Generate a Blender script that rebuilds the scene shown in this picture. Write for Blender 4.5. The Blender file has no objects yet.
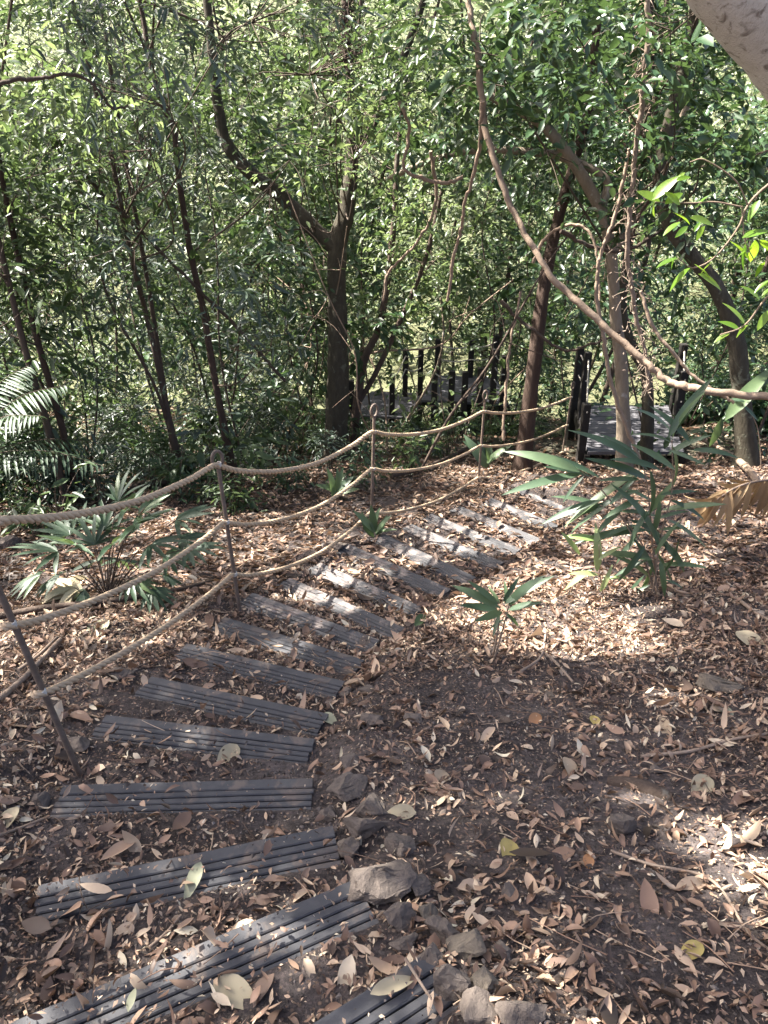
import bpy, bmesh, math, random
import numpy as np
from mathutils import Vector, noise as mnoise
random.seed(7)
rng = np.random.default_rng(11)
sc = bpy.context.scene
COL = sc.collection
# ------------------------------------------------------------------ camera model
F = 769.0
PITCH = math.radians(27)
CZ = 1.75
cp, sp = math.cos(PITCH), math.sin(PITCH)
FW = np.array([0, cp, -sp]); UP = np.array([0, sp, cp]); RT = np.array([1., 0, 0])
CAM = np.array([0, 0, CZ])
def ray(u, v): return FW + (u - 384) / F * RT - (v - 512) / F * UP
def P(u, v, Y):                       # the point seen at (u, v) standing Y metres in front of the camera
    r = ray(u, v); return CAM + r * (Y / r[1])
def PD(u, v, drop):                   # the point seen at (u, v) at a given drop under the eye
    r = ray(u, v); return CAM + r * (drop / -r[2])
def depth(p): return float(np.dot(np.asarray(p) - CAM, FW))
SUN_EL = math.radians(53)
sd = np.array([-0.965, 0.26, 0.0]); sd /= np.linalg.norm(sd)
SUN = np.array([sd[0] * math.cos(SUN_EL), sd[1] * math.cos(SUN_EL), math.sin(SUN_EL)])
# ------------------------------------------------------------------ noise
def vnoise(x, y, s=0):
    x = np.asarray(x, float); y = np.asarray(y, float)
    xi = np.floor(x).astype(np.int64); yi = np.floor(y).astype(np.int64)
    fx = x - xi; fy = y - yi
    fx = fx * fx * (3 - 2 * fx); fy = fy * fy * (3 - 2 * fy)
    def h(a, b):
        n = (a * 374761393 + b * 668265263 + s * 982451653) & 0xffffffff
        n = ((n ^ (n >> 13)) * 1274126177) & 0xffffffff
        return ((n ^ (n >> 16)) & 0xffff) / 65535.0
    return (h(xi, yi) * (1 - fx) + h(xi + 1, yi) * fx) * (1 - fy) + (h(xi, yi + 1) * (1 - fx) + h(xi + 1, yi + 1) * fx) * fy
def fbm(x, y, o=4, s=0):
    t = 0; a = .5
    for i in range(o):
        t = t + a * (vnoise(x, y, s + i) - .5); x = x * 2.03; y = y * 2.03; a *= .5
    return t
# ------------------------------------------------------------------ treads (far edge in the photograph, left and right end)
TPX = [((305, 1022), (427, 947)), ((2, 1020), (355, 874)), ((38, 880), (333, 821)), ((64, 781), (314, 774)), ((106, 711), (315, 735)),
       ((150, 673), (328, 710)), ((187, 640), (345, 678)), ((225, 614), (365, 657)), ((253, 590), (380, 637)), ((290, 575), (405, 625)),
       ((320, 560), (424, 605)), ((350, 542), (452, 587)), ((385, 532), (477, 575)), ((412, 522), (505, 560)), ((432, 512), (522, 547)),
       ((460, 504), (542, 537)), ((492, 496), (566, 526)), ((522, 486), (592, 515))]
TDR = [1.77, 1.88, 2.02, 2.14, 2.24, 2.34, 2.43, 2.50, 2.56, 2.62, 2.70, 2.76, 2.84, 2.91, 2.98, 3.07, 3.17, 3.28]
TR = []
for (a, b), d in zip(TPX, TDR):
    A, B = PD(*a, d), PD(*b, d)
    TR.append([A, B])
e = TR[0][1] - TR[0][0]; TR[0][0] = TR[0][1] - e / np.linalg.norm(e) * 0.9
TR = [(a, b) for a, b in TR]
prof = sorted([((a[1] + b[1]) / 2, a[2]) for a, b in TR])
py_ = [-60, -6, 0.2] + [p[0] for p in prof] + [8.5, 12, 18, 26, 36, 48, 70, 120, 420]
pz_ = [CZ + 6, CZ - .5, CZ - 1.5] + [p[1] for p in prof] + [CZ - 3.75, CZ - 4.7, CZ - 6.6, CZ - 9.0, CZ - 10., CZ - 8.5, CZ + 1, CZ + 15, CZ + 24]
def base_h(x, y):
    x = np.asarray(x, float); y = np.asarray(y, float)
    z = np.interp(y, py_, pz_)
    far = np.clip((y - 6) / 6, 0, 1)
    z = z + 0.10 * np.clip(x - 0.9, 0, 3) * (1 - far) - 0.06 * np.clip(-x - 1.6, 0, 5)
    z = z + fbm(x * .9, y * .9, 3, 5) * 0.14 * np.clip(np.abs(x - 0.2) * .6, .3, 1.5) + far * fbm(x * .16, y * .16, 3, 9) * 2.2
    return z
# path height: terraces, each level with the tread at its far end
def terr(x, y):
    x = np.asarray(x, float); y = np.asarray(y, float)
    k = np.zeros(x.shape, int)
    for i, (a, b) in enumerate(TR):
        t = (b - a)[:2]; n = np.array([-t[1], t[0]])
        n /= np.linalg.norm(n)
        if n[1] < 0: n = -n
        s = (x - a[0]) * n[0] + (y - a[1]) * n[1]
        k = np.where(s > 0.0, np.maximum(k, i + 1), k)
    n_ = len(TR); kk = np.minimum(k, n_ - 1)
    A = np.array([t[0] for t in TR]); B = np.array([t[1] for t in TR])
    a = A[kk]; b = B[kk]; t = (b - a)[..., :2]; L2 = (t ** 2).sum(-1)
    u = ((x - a[..., 0]) * t[..., 0] + (y - a[..., 1]) * t[..., 1]) / L2
    nx, ny = -t[..., 1], t[..., 0]; sg = np.where(ny < 0, -1, 1); ln = np.sqrt(L2)
    s = ((x - a[..., 0]) * nx + (y - a[..., 1]) * ny) * sg / ln          # negative: in front (uphill) of the tread's far edge
    o = np.maximum(np.abs(u - .5) - .5, 0) * ln
    w = 1 - np.clip((o - .02) / .22, 0, 1); w = w * w * (3 - 2 * w)
    w = np.where(k >= n_, 0, w) * np.clip((x * 0 + 1), 0, 1)
    w = np.where((k == 0) & (s < -.7), 0, w)
    return k, kk, u, s, w, a[..., 2]
def H(x, y):
    z = base_h(x, y)
    k, kk, u, s, w, tz = terr(x, y)
    zt = tz - 0.034 + 0.03 * np.clip((-s - .125) / .04, 0, 1) + 0.15 * np.clip(-s - .15, 0, .4) * (1 + 3 * fbm(np.asarray(x) * 2.3, np.asarray(y) * 2.3, 2, 44)) + fbm(np.asarray(x) * 5, np.asarray(y) * 5, 3, 31) * .035 * np.clip((-s - .1) * 10, .15, 1)
    cl = np.clip((9 - np.asarray(y)) / 4, 0, 1)
    lw = 1 - np.clip((np.hypot(np.asarray(x) - 2.95, np.asarray(y) - 9.9) - 1.5) / 1.2, 0, 1); z = z * (1 - lw) + np.minimum(z, CZ - 4.02) * lw
    z = z * (1 - w) + zt * w
    return z + cl * (fbm(np.asarray(x) * 9, np.asarray(y) * 9, 3, 51) * .03) * (1 - .7 * w) 
def surf(x, y):                       # ground or tread top
    z = H(x, y); k, kk, u, s, w, tz = terr(x, y)
    on = (u > 0) & (u < 1) & (s < 0) & (s > -.163) & (k < len(TR))
    return np.where(on, np.maximum(z, tz + .001), z), on
def Hs(x, y): return float(H(np.array([x]), np.array([y]))[0])
def G(u, v):                          # ground point seen at (u, v)
    r = ray(u, v); t = np.linspace(.8, 60, 2400); p = CAM + r * t[:, None]
    h = H(p[:, 0], p[:, 1]); i = int(np.argmax(p[:, 2] < h)); 
    q = CAM + r * t[i]; q[2] = h[i]; return q
# ------------------------------------------------------------------ where the canopy is cut open along sun rays to put sun spots below
SPOTS = []
LIT = [(P(335, 125, 7.6), .7), (P(300, 170, 8.2), .7), (P(20, 400, 6.2), .5), (P(700, 225, 3.2), .42), (P(735, 300, 3.2), .3), (P(735, 40, 2.8), .45), (P(606, 215, 7.0), .5), (P(350, 130, 9.), .8), (P(90, 60, 6.), .5), (P(400, 230, 9.5), .7), (P(690, 400, 5.4), .22), (P(110, 530, 4.6), .2)]  # points kept in sun by dropping leaves along their sun rays
def spot(u, v, rx, ry): g = G(u, v); SPOTS.append((g[0], g[1], rx, ry))
def sunlit(p, grow=1.0):
    p = np.asarray(p); t = np.zeros(len(p))
    x, y = p[:, 0], p[:, 1]
    for _ in range(4):
        t = (p[:, 2] - np.interp(y, py_, pz_)) / SUN[2]
        x = p[:, 0] - SUN[0] * t; y = p[:, 1] - SUN[1] * t
    m = np.zeros(len(p), bool)
    wob = 1 + .9 * fbm(x * 3, y * 3, 2, 77)
    for (cx, cy, rx, ry) in SPOTS:
        m |= ((x - cx) / rx) ** 2 + ((y - cy) / ry) ** 2 < wob * grow
    for (c, r) in LIT:
        q = p - c; k = q @ SUN; m |= (np.linalg.norm(q - k[:, None] * SUN, axis=1) < r) & (k > .35)
    return m & (t > .6)
# ------------------------------------------------------------------ objects
def tag(o, label=None, cat=None, group=None, kind=None):
    if label: o['label'] = label
    if cat: o['category'] = cat
    if group: o['group'] = group
    if kind: o['kind'] = kind
    return o
def empty(name, loc, label=None, cat=None, group=None):
    o = bpy.data.objects.new(name, None); o.empty_display_size = .1; COL.objects.link(o)
    o.location = [float(c) for c in loc]; return tag(o, label, cat, group)
class MB:
    def __init__(s): s.v = []; s.f4 = []; s.f3 = []; s.n = 0; s.m4 = []; s.m3 = []; s.a4 = []; s.a3 = []
    def add(s, v, f, mi=0, var=None):
        v = np.asarray(v, float).reshape(-1, 3); f = np.asarray(f, int)
        if len(f) == 0: return
        q = f.shape[1] == 4
        (s.f4 if q else s.f3).append(f + s.n); (s.m4 if q else s.m3).append(np.full(len(f), mi))
        var = np.full(len(f), .5) if var is None else np.asarray(var, float)
        (s.a4 if q else s.a3).append(var); s.v.append(v); s.n += len(v)
    def build(s, name, mats, parent=None, smooth=True, origin=None):
        mats = mats if isinstance(mats, (list, tuple)) else [mats]
        v = np.concatenate(s.v) if s.v else np.zeros((0, 3))
        if parent is not None: v = v - np.array(parent_world(parent))
        elif origin is not None: v = v - np.asarray(origin)
        f4 = np.concatenate(s.f4) if s.f4 else np.zeros((0, 4), int); f3 = np.concatenate(s.f3) if s.f3 else np.zeros((0, 3), int)
        me = bpy.data.meshes.new(name)
        me.vertices.add(len(v)); me.vertices.foreach_set('co', v.ravel())
        nl = f4.size + f3.size; me.loops.add(nl)
        me.loops.foreach_set('vertex_index', np.concatenate([f4.ravel(), f3.ravel()]).astype(np.int32))
        npo = len(f4) + len(f3); me.polygons.add(npo)
        st = np.concatenate([np.arange(len(f4)) * 4, f4.size + np.arange(len(f3)) * 3]).astype(np.int32)
        me.polygons.foreach_set('loop_start', st)
        me.polygons.foreach_set('material_index', np.concatenate(s.m4 + s.m3).astype(np.int32))
        me.polygons.foreach_set('use_smooth', np.full(npo, smooth))
        at = me.attributes.new('var', 'FLOAT', 'FACE'); at.data.foreach_set('value', np.concatenate(s.a4 + s.a3).astype(np.float32))
        for m in mats: me.materials.append(m)
        me.update(calc_edges=True); me.validate()
        o = bpy.data.objects.new(name, me); COL.objects.link(o)
        if parent is not None: o.parent = parent
        elif origin is not None: o.location = [float(c) for c in origin]
        return o
def parent_world(o):
    l = np.zeros(3)
    while o is not None: l = l + np.array(o.location); o = o.parent
    return l
def nrm(a): return a / np.maximum(np.linalg.norm(a, axis=-1, keepdims=True), 1e-9)
def spline(pts, n):
    p = np.asarray(pts, float); m = len(p)
    if m == 2: return p[0] + (p[1] - p[0]) * np.linspace(0, 1, n)[:, None]
    q = np.vstack([2 * p[0] - p[1], p, 2 * p[-1] - p[-2]])
    t = np.linspace(0, m - 1 - 1e-6, n); i = t.astype(int); f = (t - i)[:, None]
    a, b, c, d = q[i], q[i + 1], q[i + 2], q[i + 3]
    return .5 * (2 * b + (c - a) * f + (2 * a - 5 * b + 4 * c - d) * f ** 2 + (3 * b - a - 3 * c + d) * f ** 3)
def frames(c):
    t = nrm(np.gradient(c, axis=0)); u = np.zeros_like(c)
    r = np.array([1., 0, 0]) if abs(t[0][0]) < .8 else np.array([0, 1., 0])
    for i in range(len(c)):
        r = r - t[i] * np.dot(r, t[i]); r /= np.linalg.norm(r) + 1e-9; u[i] = r
    return t, u, np.cross(t, u)
def tube(mb, c, r, sides=8, mi=0, var=None, lump=0, cap=True, seed=0):
    c = np.asarray(c, float); n = len(c); r = np.broadcast_to(np.asarray(r, float), (n,)) if np.ndim(r) == 0 or len(np.atleast_1d(r)) == n else np.interp(np.linspace(0, 1, n), np.linspace(0, 1, len(r)), r)
    t, u, w = frames(c); a = np.arange(sides) * 2 * math.pi / sides
    rr = np.repeat(np.asarray(r)[:, None], sides, 1)
    if lump:
        s = np.cumsum(np.r_[0, np.linalg.norm(np.diff(c, axis=0), axis=1)])
        rr = rr * (1 + lump * 2 * fbm(s[:, None] * 7 + seed * 3.1 + 0 * a, np.cos(a)[None] * 1.3 + 5 + seed + 0 * s[:, None], 3, 3) + lump * 1.4 * fbm(s[:, None] * 2.2 + seed + 0 * a, np.sin(a)[None] * 1.2 + 9 + 0 * s[:, None], 2, 8))
    v = c[:, None] + rr[..., None] * (np.cos(a)[None, :, None] * u[:, None] + np.sin(a)[None, :, None] * w[:, None])
    i = np.arange(n - 1)[:, None] * sides; j = np.arange(sides)[None]; k = (j + 1) % sides
    f = np.stack([i + j, i + k, i + sides + k, i + sides + j], -1).reshape(-1, 4)
    mb.add(v, f, mi, None if var is None else np.full(len(f), var))
    if cap:
        for idx, cc in ((0, c[0]), (n - 1, c[-1])):
            ring = v[idx]; vv = np.vstack([ring, cc[None]])
            ff = np.array([[q, (q + 1) % sides, sides] if idx else [(q + 1) % sides, q, sides] for q in range(sides)])
            mb.add(vv, ff, mi, None if var is None else np.full(len(ff), var))
def box(mb, o, ex, ey, ez, mi=0, bev=0.0):       # o = corner centre, ex.. = half-extent vectors
    o, ex, ey, ez = [np.asarray(q, float) for q in (o, ex, ey, ez)]
    if bev:
        bx, by, bz = [1 - bev / max(np.linalg.norm(q), 1e-6) for q in (ex, ey, ez)]
    else: bx = by = bz = 1
    pts = []
    if not bev:
        v = [o + a * ex + b * ey + c * ez for a in (-1, 1) for b in (-1, 1) for c in (-1, 1)]
        f = [[0, 1, 3, 2], [4, 6, 7, 5], [0, 4, 5, 1], [2, 3, 7, 6], [0, 2, 6, 4], [1, 5, 7, 3]]
        mb.add(v, f, mi); return
    bm = bmesh.new(); vs = [bm.verts.new(o + a * ex + b * ey + c * ez) for a in (-1, 1) for b in (-1, 1) for c in (-1, 1)]
    for q in [[0, 1, 3, 2], [4, 6, 7, 5], [0, 4, 5, 1], [2, 3, 7, 6], [0, 2, 6, 4], [1, 5, 7, 3]]: bm.faces.new([vs[i] for i in q])
    bmesh.ops.bevel(bm, geom=bm.edges[:], offset=bev, segments=1, affect='EDGES', profile=.5)
    add_bm(mb, bm, mi)
def add_bm(mb, bm, mi=0):
    bm.verts.index_update()
    v = np.array([q.co[:] for q in bm.verts])
    f4 = [[q.index for q in f.verts] for f in bm.faces if len(f.verts) == 4]
    bmesh.ops.triangulate(bm, faces=[f for f in bm.faces if len(f.verts) != 4])
    f3 = [[q.index for q in f.verts] for f in bm.faces if len(f.verts) == 3]
    n0 = mb.n
    if f4: mb.add(v, f4, mi)
    if f3:
        mb.add(v, f3, mi)
    bm.free()
# ------------------------------------------------------------------ materials
def newmat(name):
    m = bpy.data.materials.new(name); m.use_nodes = True; nt = m.node_tree; nt.nodes.clear()
    out = nt.nodes.new('ShaderNodeOutputMaterial'); return m, nt, out
def ramp(nt, cols, pos=None, interp='LINEAR'):
    r = nt.nodes.new('ShaderNodeValToRGB'); r.color_ramp.interpolation = interp
    el = r.color_ramp.elements
    n = len(cols); pos = pos or [i / (n - 1) for i in range(n)]
    while len(el) < n: el.new(.5)
    for e_, c, p in zip(el, cols, pos): e_.position = p; e_.color = (*c, 1)
    return r
def nz(nt, scale, detail=4, rough=.6, vec=None, dist=0):
    n = nt.nodes.new('ShaderNodeTexNoise'); n.inputs['Scale'].default_value = scale; n.inputs['Detail'].default_value = detail
    n.inputs['Roughness'].default_value = rough; n.inputs['Distortion'].default_value = dist
    if vec is not None: nt.links.new(vec, n.inputs['Vector'])
    return n
def mix(nt, a, b, fac, mode='MIX'):
    m = nt.nodes.new('ShaderNodeMix'); m.data_type = 'RGBA'; m.blend_type = mode
    for k, s in ((6, a), (7, b), (0, fac)):
        if isinstance(s, (int, float)): m.inputs[k].default_value = s
        elif isinstance(s, tuple): m.inputs[k].default_value = (*s, 1)
        else: nt.links.new(s, m.inputs[k])
    return m.outputs[2]
def leaf_mat(name, cols, tcol, rough=.42, transl=.3, spec=.5):
    m, nt, out = newmat(name)
    at = nt.nodes.new('ShaderNodeAttribute'); at.attribute_name = 'var'
    r = ramp(nt, cols); nt.links.new(at.outputs['Fac'], r.inputs[0])
    g = nt.nodes.new('ShaderNodeNewGeometry')
    n = nz(nt, 22, 3, .6, g.outputs['Position'])
    rr = ramp(nt, [(.72, .74, .7), (1.15, 1.15, 1.1)]); nt.links.new(n.outputs[0], rr.inputs[0])
    c = mix(nt, r.outputs[0], rr.outputs[0], 1.0, 'MULTIPLY')
    b = nt.nodes.new('ShaderNodeBsdfPrincipled'); nt.links.new(c, b.inputs['Base Color'])
    b.inputs['Roughness'].default_value = rough; b.inputs['Specular IOR Level'].default_value = spec
    t = nt.nodes.new('ShaderNodeBsdfTranslucent')
    tc = mix(nt, c, tcol, .6); nt.links.new(tc, t.inputs['Color'])
    ms = nt.nodes.new('ShaderNodeMixShader'); ms.inputs[0].default_value = transl
    nt.links.new(b.outputs[0], ms.inputs[1]); nt.links.new(t.outputs[0], ms.inputs[2]); nt.links.new(ms.outputs[0], out.inputs['Surface'])
    return m
def solid_mat(name, cols, scale=6, rough=.8, bump=.3, bscale=30, patch=None, spec=.3, stretch=None, coord='Object', bdist=.01, pos=None):
    m, nt, out = newmat(name)
    tc = nt.nodes.new('ShaderNodeTexCoord'); vec = tc.outputs[coord]
    if stretch:
        mp = nt.nodes.new('ShaderNodeMapping'); mp.inputs['Scale'].default_value = stretch; nt.links.new(vec, mp.inputs['Vector']); vec = mp.outputs[0]
    n = nz(nt, scale, 6, .65, vec, .4); r = ramp(nt, cols, pos); nt.links.new(n.outputs[0], r.inputs[0]); c = r.outputs[0]
    if patch:
        n2 = nz(nt, patch[1], 4, .6, tc.outputs[coord], .6); r2 = ramp(nt, [(0, 0, 0), (1, 1, 1)], [patch[2], patch[2] + .1]); nt.links.new(n2.outputs[0], r2.inputs[0])
        c = mix(nt, c, patch[0], r2.outputs[0])
    b = nt.nodes.new('ShaderNodeBsdfPrincipled'); nt.links.new(c, b.inputs['Base Color'])
    b.inputs['Roughness'].default_value = rough; b.inputs['Specular IOR Level'].default_value = spec
    if bump:
        n3 = nz(nt, bscale, 6, .7, vec); bp = nt.nodes.new('ShaderNodeBump'); bp.inputs['Strength'].default_value = bump; bp.inputs['Distance'].default_value = bdist
        nt.links.new(n3.outputs[0], bp.inputs['Height']); nt.links.new(bp.outputs[0], b.inputs['Normal'])
    nt.links.new(b.outputs[0], out.inputs['Surface']); return m
M = {}
M['leaf_blue'] = leaf_mat('blue_green_leaf', [(.017, .029, .024), (.033, .051, .041), (.062, .084, .068), (.045, .075, .036)], (.12, .18, .07), .42, .22, .45)
M['leaf_mid'] = leaf_mat('mid_green_leaf', [(.016, .033, .015), (.029, .053, .022), (.053, .084, .034), (.09, .125, .045)], (.16, .24, .07), .42, .30, .4)
M['leaf_dark'] = leaf_mat('dark_green_leaf', [(.016, .038, .018), (.026, .056, .024), (.040, .075, .032), (.055, .085, .042)], (.12, .20, .05), .38, .20, .45)
M['leaf_yellow'] = leaf_mat('yellow_green_leaf', [(.026, .048, .020), (.050, .078, .030), (.088, .118, .052), (.15, .17, .09)], (.26, .34, .12), .45, .42)
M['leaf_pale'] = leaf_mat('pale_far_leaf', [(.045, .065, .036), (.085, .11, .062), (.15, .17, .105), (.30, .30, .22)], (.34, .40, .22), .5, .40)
M['leaf_bright'] = leaf_mat('bright_green_leaf', [(.07, .15, .016), (.10, .19, .02), (.14, .22, .03)], (.40, .62, .04), .35, .5)
M['strap'] = leaf_mat('strap_leaf', [(.028, .056, .034), (.044, .078, .046), (.068, .104, .064), (.085, .125, .055)], (.18, .27, .07), .42, .26, .4)
M['strap_pale'] = leaf_mat('pale_strap_leaf', [(.20, .25, .10), (.26, .30, .14), (.16, .24, .08)], (.35, .42, .14), .4, .3)
M['frond'] = leaf_mat('frond_leaf', [(.028, .050, .032), (.045, .072, .047), (.070, .098, .068)], (.12, .19, .06), .5, .22, .3)
M['dry_frond'] = leaf_mat('dry_frond_leaf', [(.26, .16, .085), (.34, .22, .125), (.42, .29, .17)], (.4, .26, .12), .6, .18, .3)
M['cream_husk'] = leaf_mat('cream_husk', [(.42, .34, .21), (.5, .42, .28), (.55, .47, .33)], (.5, .42, .28), .6, .12, .3)
M['litter'] = leaf_mat('dry_leaf', [(.034, .025, .021), (.078, .051, .041), (.165, .100, .074), (.27, .170, .124), (.38, .268, .195), (.47, .36, .27), (.55, .48, .38)], (.34, .20, .11), .58, .12, .35)
M['crumb'] = leaf_mat('soil_crumb', [(.030, .024, .023), (.066, .055, .053), (.12, .10, .096), (.22, .19, .18)], (.05, .04, .03), .9, .0, .2)
M['fresh_fallen'] = leaf_mat('fallen_pale_leaf', [(.36, .28, .10), (.33, .27, .19), (.25, .25, .18), (.33, .25, .18), (.32, .16, .08)], (.36, .26, .12), .6, .12, .3)
M['bark_brown'] = solid_mat('brown_bark', [(.028, .02, .015), (.06, .042, .032), (.10, .075, .058)], 24, .9, 1., 60, ((.13, .125, .105), 5, .60), stretch=(1, 1, .3))
M['bark_red'] = solid_mat('red_brown_bark', [(.022, .014, .011), (.048, .030, .022), (.085, .058, .044)], 24, .9, 1., 60, stretch=(1, 1, .3))
M['bark_moss'] = solid_mat('mossy_bark', [(.020, .018, .012), (.045, .038, .026), (.085, .075, .055)], 22, .95, 1., 55, ((.10, .10, .075), 10, .60), stretch=(1, 1, .4))
M['bark_pale'] = solid_mat('pale_bark', [(.10, .08, .058), (.19, .15, .11), (.28, .23, .175)], 24, .85, 1., 60, ((.33, .31, .27), 6, .6), stretch=(1, 1, .35))
M['bark_big'] = solid_mat('big_pale_bark', [(.33, .29, .24), (.50, .45, .38), (.60, .56, .49)], 26, .85, 1., 90, ((.20, .165, .13), 22, .56), bdist=.012)
M['twig'] = solid_mat('twig_bark', [(.04, .03, .022), (.09, .065, .048)], 20, .9, .3, 60)
M['vine'] = solid_mat('vine_bark', [(.11, .075, .052), (.20, .145, .105), (.27, .21, .155)], 25, .85, .5, 70)
M['stick'] = solid_mat('dead_stick', [(.10, .072, .052), (.20, .15, .115), (.30, .24, .19)], 18, .9, .5, 70)
M['soil'] = None
M['plastic'] = solid_mat('recycled_plastic', [(.026, .026, .030), (.046, .046, .051), (.078, .077, .079)], 14, .62, .35, 160, ((.105, .085, .074), 8, .54), .3, bdist=.003)
M['plastic_sunlit_dusty'] = solid_mat('sunlit_dusty_plastic', [(.038, .037, .040), (.066, .065, .068), (.10, .097, .098)], 10, .72, .35, 160, ((.19, .16, .145), 6, .52), .25, bdist=.003)  # dust, plus the sunlit paleness of the far treads put into the colour
M['plastic_dark'] = solid_mat('dark_plastic', [(.02, .02, .022), (.045, .043, .042)], 14, .7, .2, 90)
M['rock'] = solid_mat('basalt_rock', [(.055, .044, .037), (.105, .085, .072), (.175, .145, .125)], 16, .88, .8, 26, ((.17, .15, .125), 5, .6), bdist=.02)
M['rock_moss'] = solid_mat('mossy_rock', [(.06, .05, .04), (.115, .095, .075), (.18, .155, .125)], 8, .9, .8, 26, ((.085, .09, .045), 6, .58), bdist=.02)
M['rope'] = solid_mat('twisted_rope', [(.26, .185, .115), (.41, .305, .20), (.54, .43, .31)], 45, .85, .4, 180, bdist=.003)
M['cable'] = solid_mat('white_tie', [(.36, .33, .29), (.52, .49, .44)], 30, .6, .1, 90)
M['rod'] = solid_mat('rusty_rod', [(.055, .040, .030), (.115, .085, .066), (.19, .155, .13)], 22, .6, .3, 90)
M['deck'] = solid_mat('weathered_deck', [(.055, .054, .060), (.095, .092, .10), (.15, .145, .15)], 5, .8, .3, 40)
M['timber_dark'] = solid_mat('dark_timber', [(.010, .009, .008), (.022, .019, .017), (.045, .040, .036)], 12, .75, .4, 40)
M['pale_cord'] = solid_mat('pale_cord', [(.40, .36, .30), (.55, .50, .43)], 20, .8, .1, 60)
def soil_mat():
    m, nt, out = newmat('forest_soil'); g = nt.nodes.new('ShaderNodeNewGeometry'); v = g.outputs['Position']
    n1 = nz(nt, 1.6, 5, .6, v); n2 = nz(nt, 38, 6, .7, v); n3 = nz(nt, 140, 4, .7, v)
    r1 = ramp(nt, [(.038, .031, .029), (.068, .056, .053), (.108, .091, .087)], [.3, .5, .7]); nt.links.new(n1.outputs[0], r1.inputs[0])
    r2 = ramp(nt, [(.4, .4, .4), (1, 1, 1), (2.0, 1.85, 1.8)], [.3, .5, .75]); nt.links.new(n2.outputs[0], r2.inputs[0])
    c = mix(nt, r1.outputs[0], r2.outputs[0], 1.0, 'MULTIPLY')
    vo = nt.nodes.new('ShaderNodeTexVoronoi'); vo.inputs['Scale'].default_value = 75; nt.links.new(v, vo.inputs['Vector'])
    wn = nt.nodes.new('ShaderNodeTexWhiteNoise'); nt.links.new(vo.outputs['Color'], wn.inputs['Vector'])
    r3 = ramp(nt, [(0, 0, 0), (1, 1, 1)], [.66, .70]); nt.links.new(wn.outputs[0], r3.inputs[0])
    r4 = ramp(nt, [(.10, .075, .06), (.22, .15, .11), (.30, .24, .19)]); nt.links.new(vo.outputs['Color'], r4.inputs[0])
    rd = ramp(nt, [(1, 1, 1), (0, 0, 0)], [.25, .45]); nt.links.new(vo.outputs['Distance'], rd.inputs[0])
    fm = nt.nodes.new('ShaderNodeMath'); fm.operation = 'MULTIPLY'; nt.links.new(r3.outputs[0], fm.inputs[0]); nt.links.new(rd.outputs[0], fm.inputs[1])
    c = mix(nt, c, r4.outputs[0], fm.outputs[0])
    # far away the ground is a mat of dry leaves
    sx = nt.nodes.new('ShaderNodeSeparateXYZ'); nt.links.new(v, sx.inputs[0])
    mr = nt.nodes.new('ShaderNodeMapRange'); mr.inputs[1].default_value = 7; mr.inputs[2].default_value = 14; nt.links.new(sx.outputs[1], mr.inputs[0])
    n5 = nz(nt, 9, 6, .75, v); r5 = ramp(nt, [(.035, .035, .02), (.07, .075, .036), (.20, .19, .11)], [.35, .5, .72]); nt.links.new(n5.outputs[0], r5.inputs[0])
    c = mix(nt, c, r5.outputs[0], mr.outputs[0])
    b = nt.nodes.new('ShaderNodeBsdfPrincipled'); nt.links.new(c, b.inputs['Base Color']); b.inputs['Roughness'].default_value = .92; b.inputs['Specular IOR Level'].default_value = .2
    ad = nt.nodes.new('ShaderNodeMath'); ad.operation = 'ADD'; nt.links.new(n2.outputs[0], ad.inputs[0]); nt.links.new(n3.outputs[0], ad.inputs[1])
    bp = nt.nodes.new('ShaderNodeBump'); bp.inputs['Strength'].default_value = .9; bp.inputs['Distance'].default_value = .02
    nt.links.new(ad.outputs[0], bp.inputs['Height']); nt.links.new(bp.outputs[0], b.inputs['Normal']); nt.links.new(b.outputs[0], out.inputs['Surface'])
    return m
M['soil'] = soil_mat()
# ------------------------------------------------------------------ ground
def grow(a, b, step, far, ratio):
    m = list(np.arange(a, b, step)); s = step; x = b; hi = []
    while x < far: hi.append(x); s *= ratio; x += s
    hi.append(far); return m + hi
xs_r = grow(0, 3.4, .03, 300, 1.12); xs_l = [-q for q in grow(.03, 3.0, .03, 300, 1.12)][::-1]
xs = np.array(xs_l + xs_r); ys = np.array([-80, -40, -20, -10, -5, -2, -1, -.4, 0, .3] + grow(.5, 8.2, .03, 420, 1.07))
X, Y = np.meshgrid(xs, ys); Z = H(X, Y)
gb = MB(); nx_, ny_ = len(xs), len(ys)
i = np.arange(ny_ - 1)[:, None] * nx_ + np.arange(nx_ - 1)[None]
gb.add(np.stack([X, Y, Z], -1), np.stack([i, i + 1, i + nx_ + 1, i + nx_], -1).reshape(-1, 4))
tag(gb.build('ground', M['soil']), 'dark forest soil sloping away down the hillside', kind='structure')
for s in [(560, 600, .62, .75), (500, 540, .34, .34), (330, 606, .20, .17), (340, 580, .24, .13), (610, 540, .4, .5), (425, 560, .22, .14), (760, 862, .2, .3), (205, 905, .10, .06), (110, 960, .12, .07), (180, 800, .12, .05), (560, 610, .7, .7), (290, 655, .17, .10),
          (465, 545, .25, .2), (250, 560, .22, .18), (60, 585, .14, .2), (640, 640, .4, .22), (175, 640, .15, .1), (690, 700, .18, .12), (200, 745, .12, .08), (720, 560, .25, .25), (300, 600, .16, .14), (365, 572, .2, .16), (405, 562, .2, .16), (450, 545, .24, .2), (520, 515, .35, .3)]: spot(*s)
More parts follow.
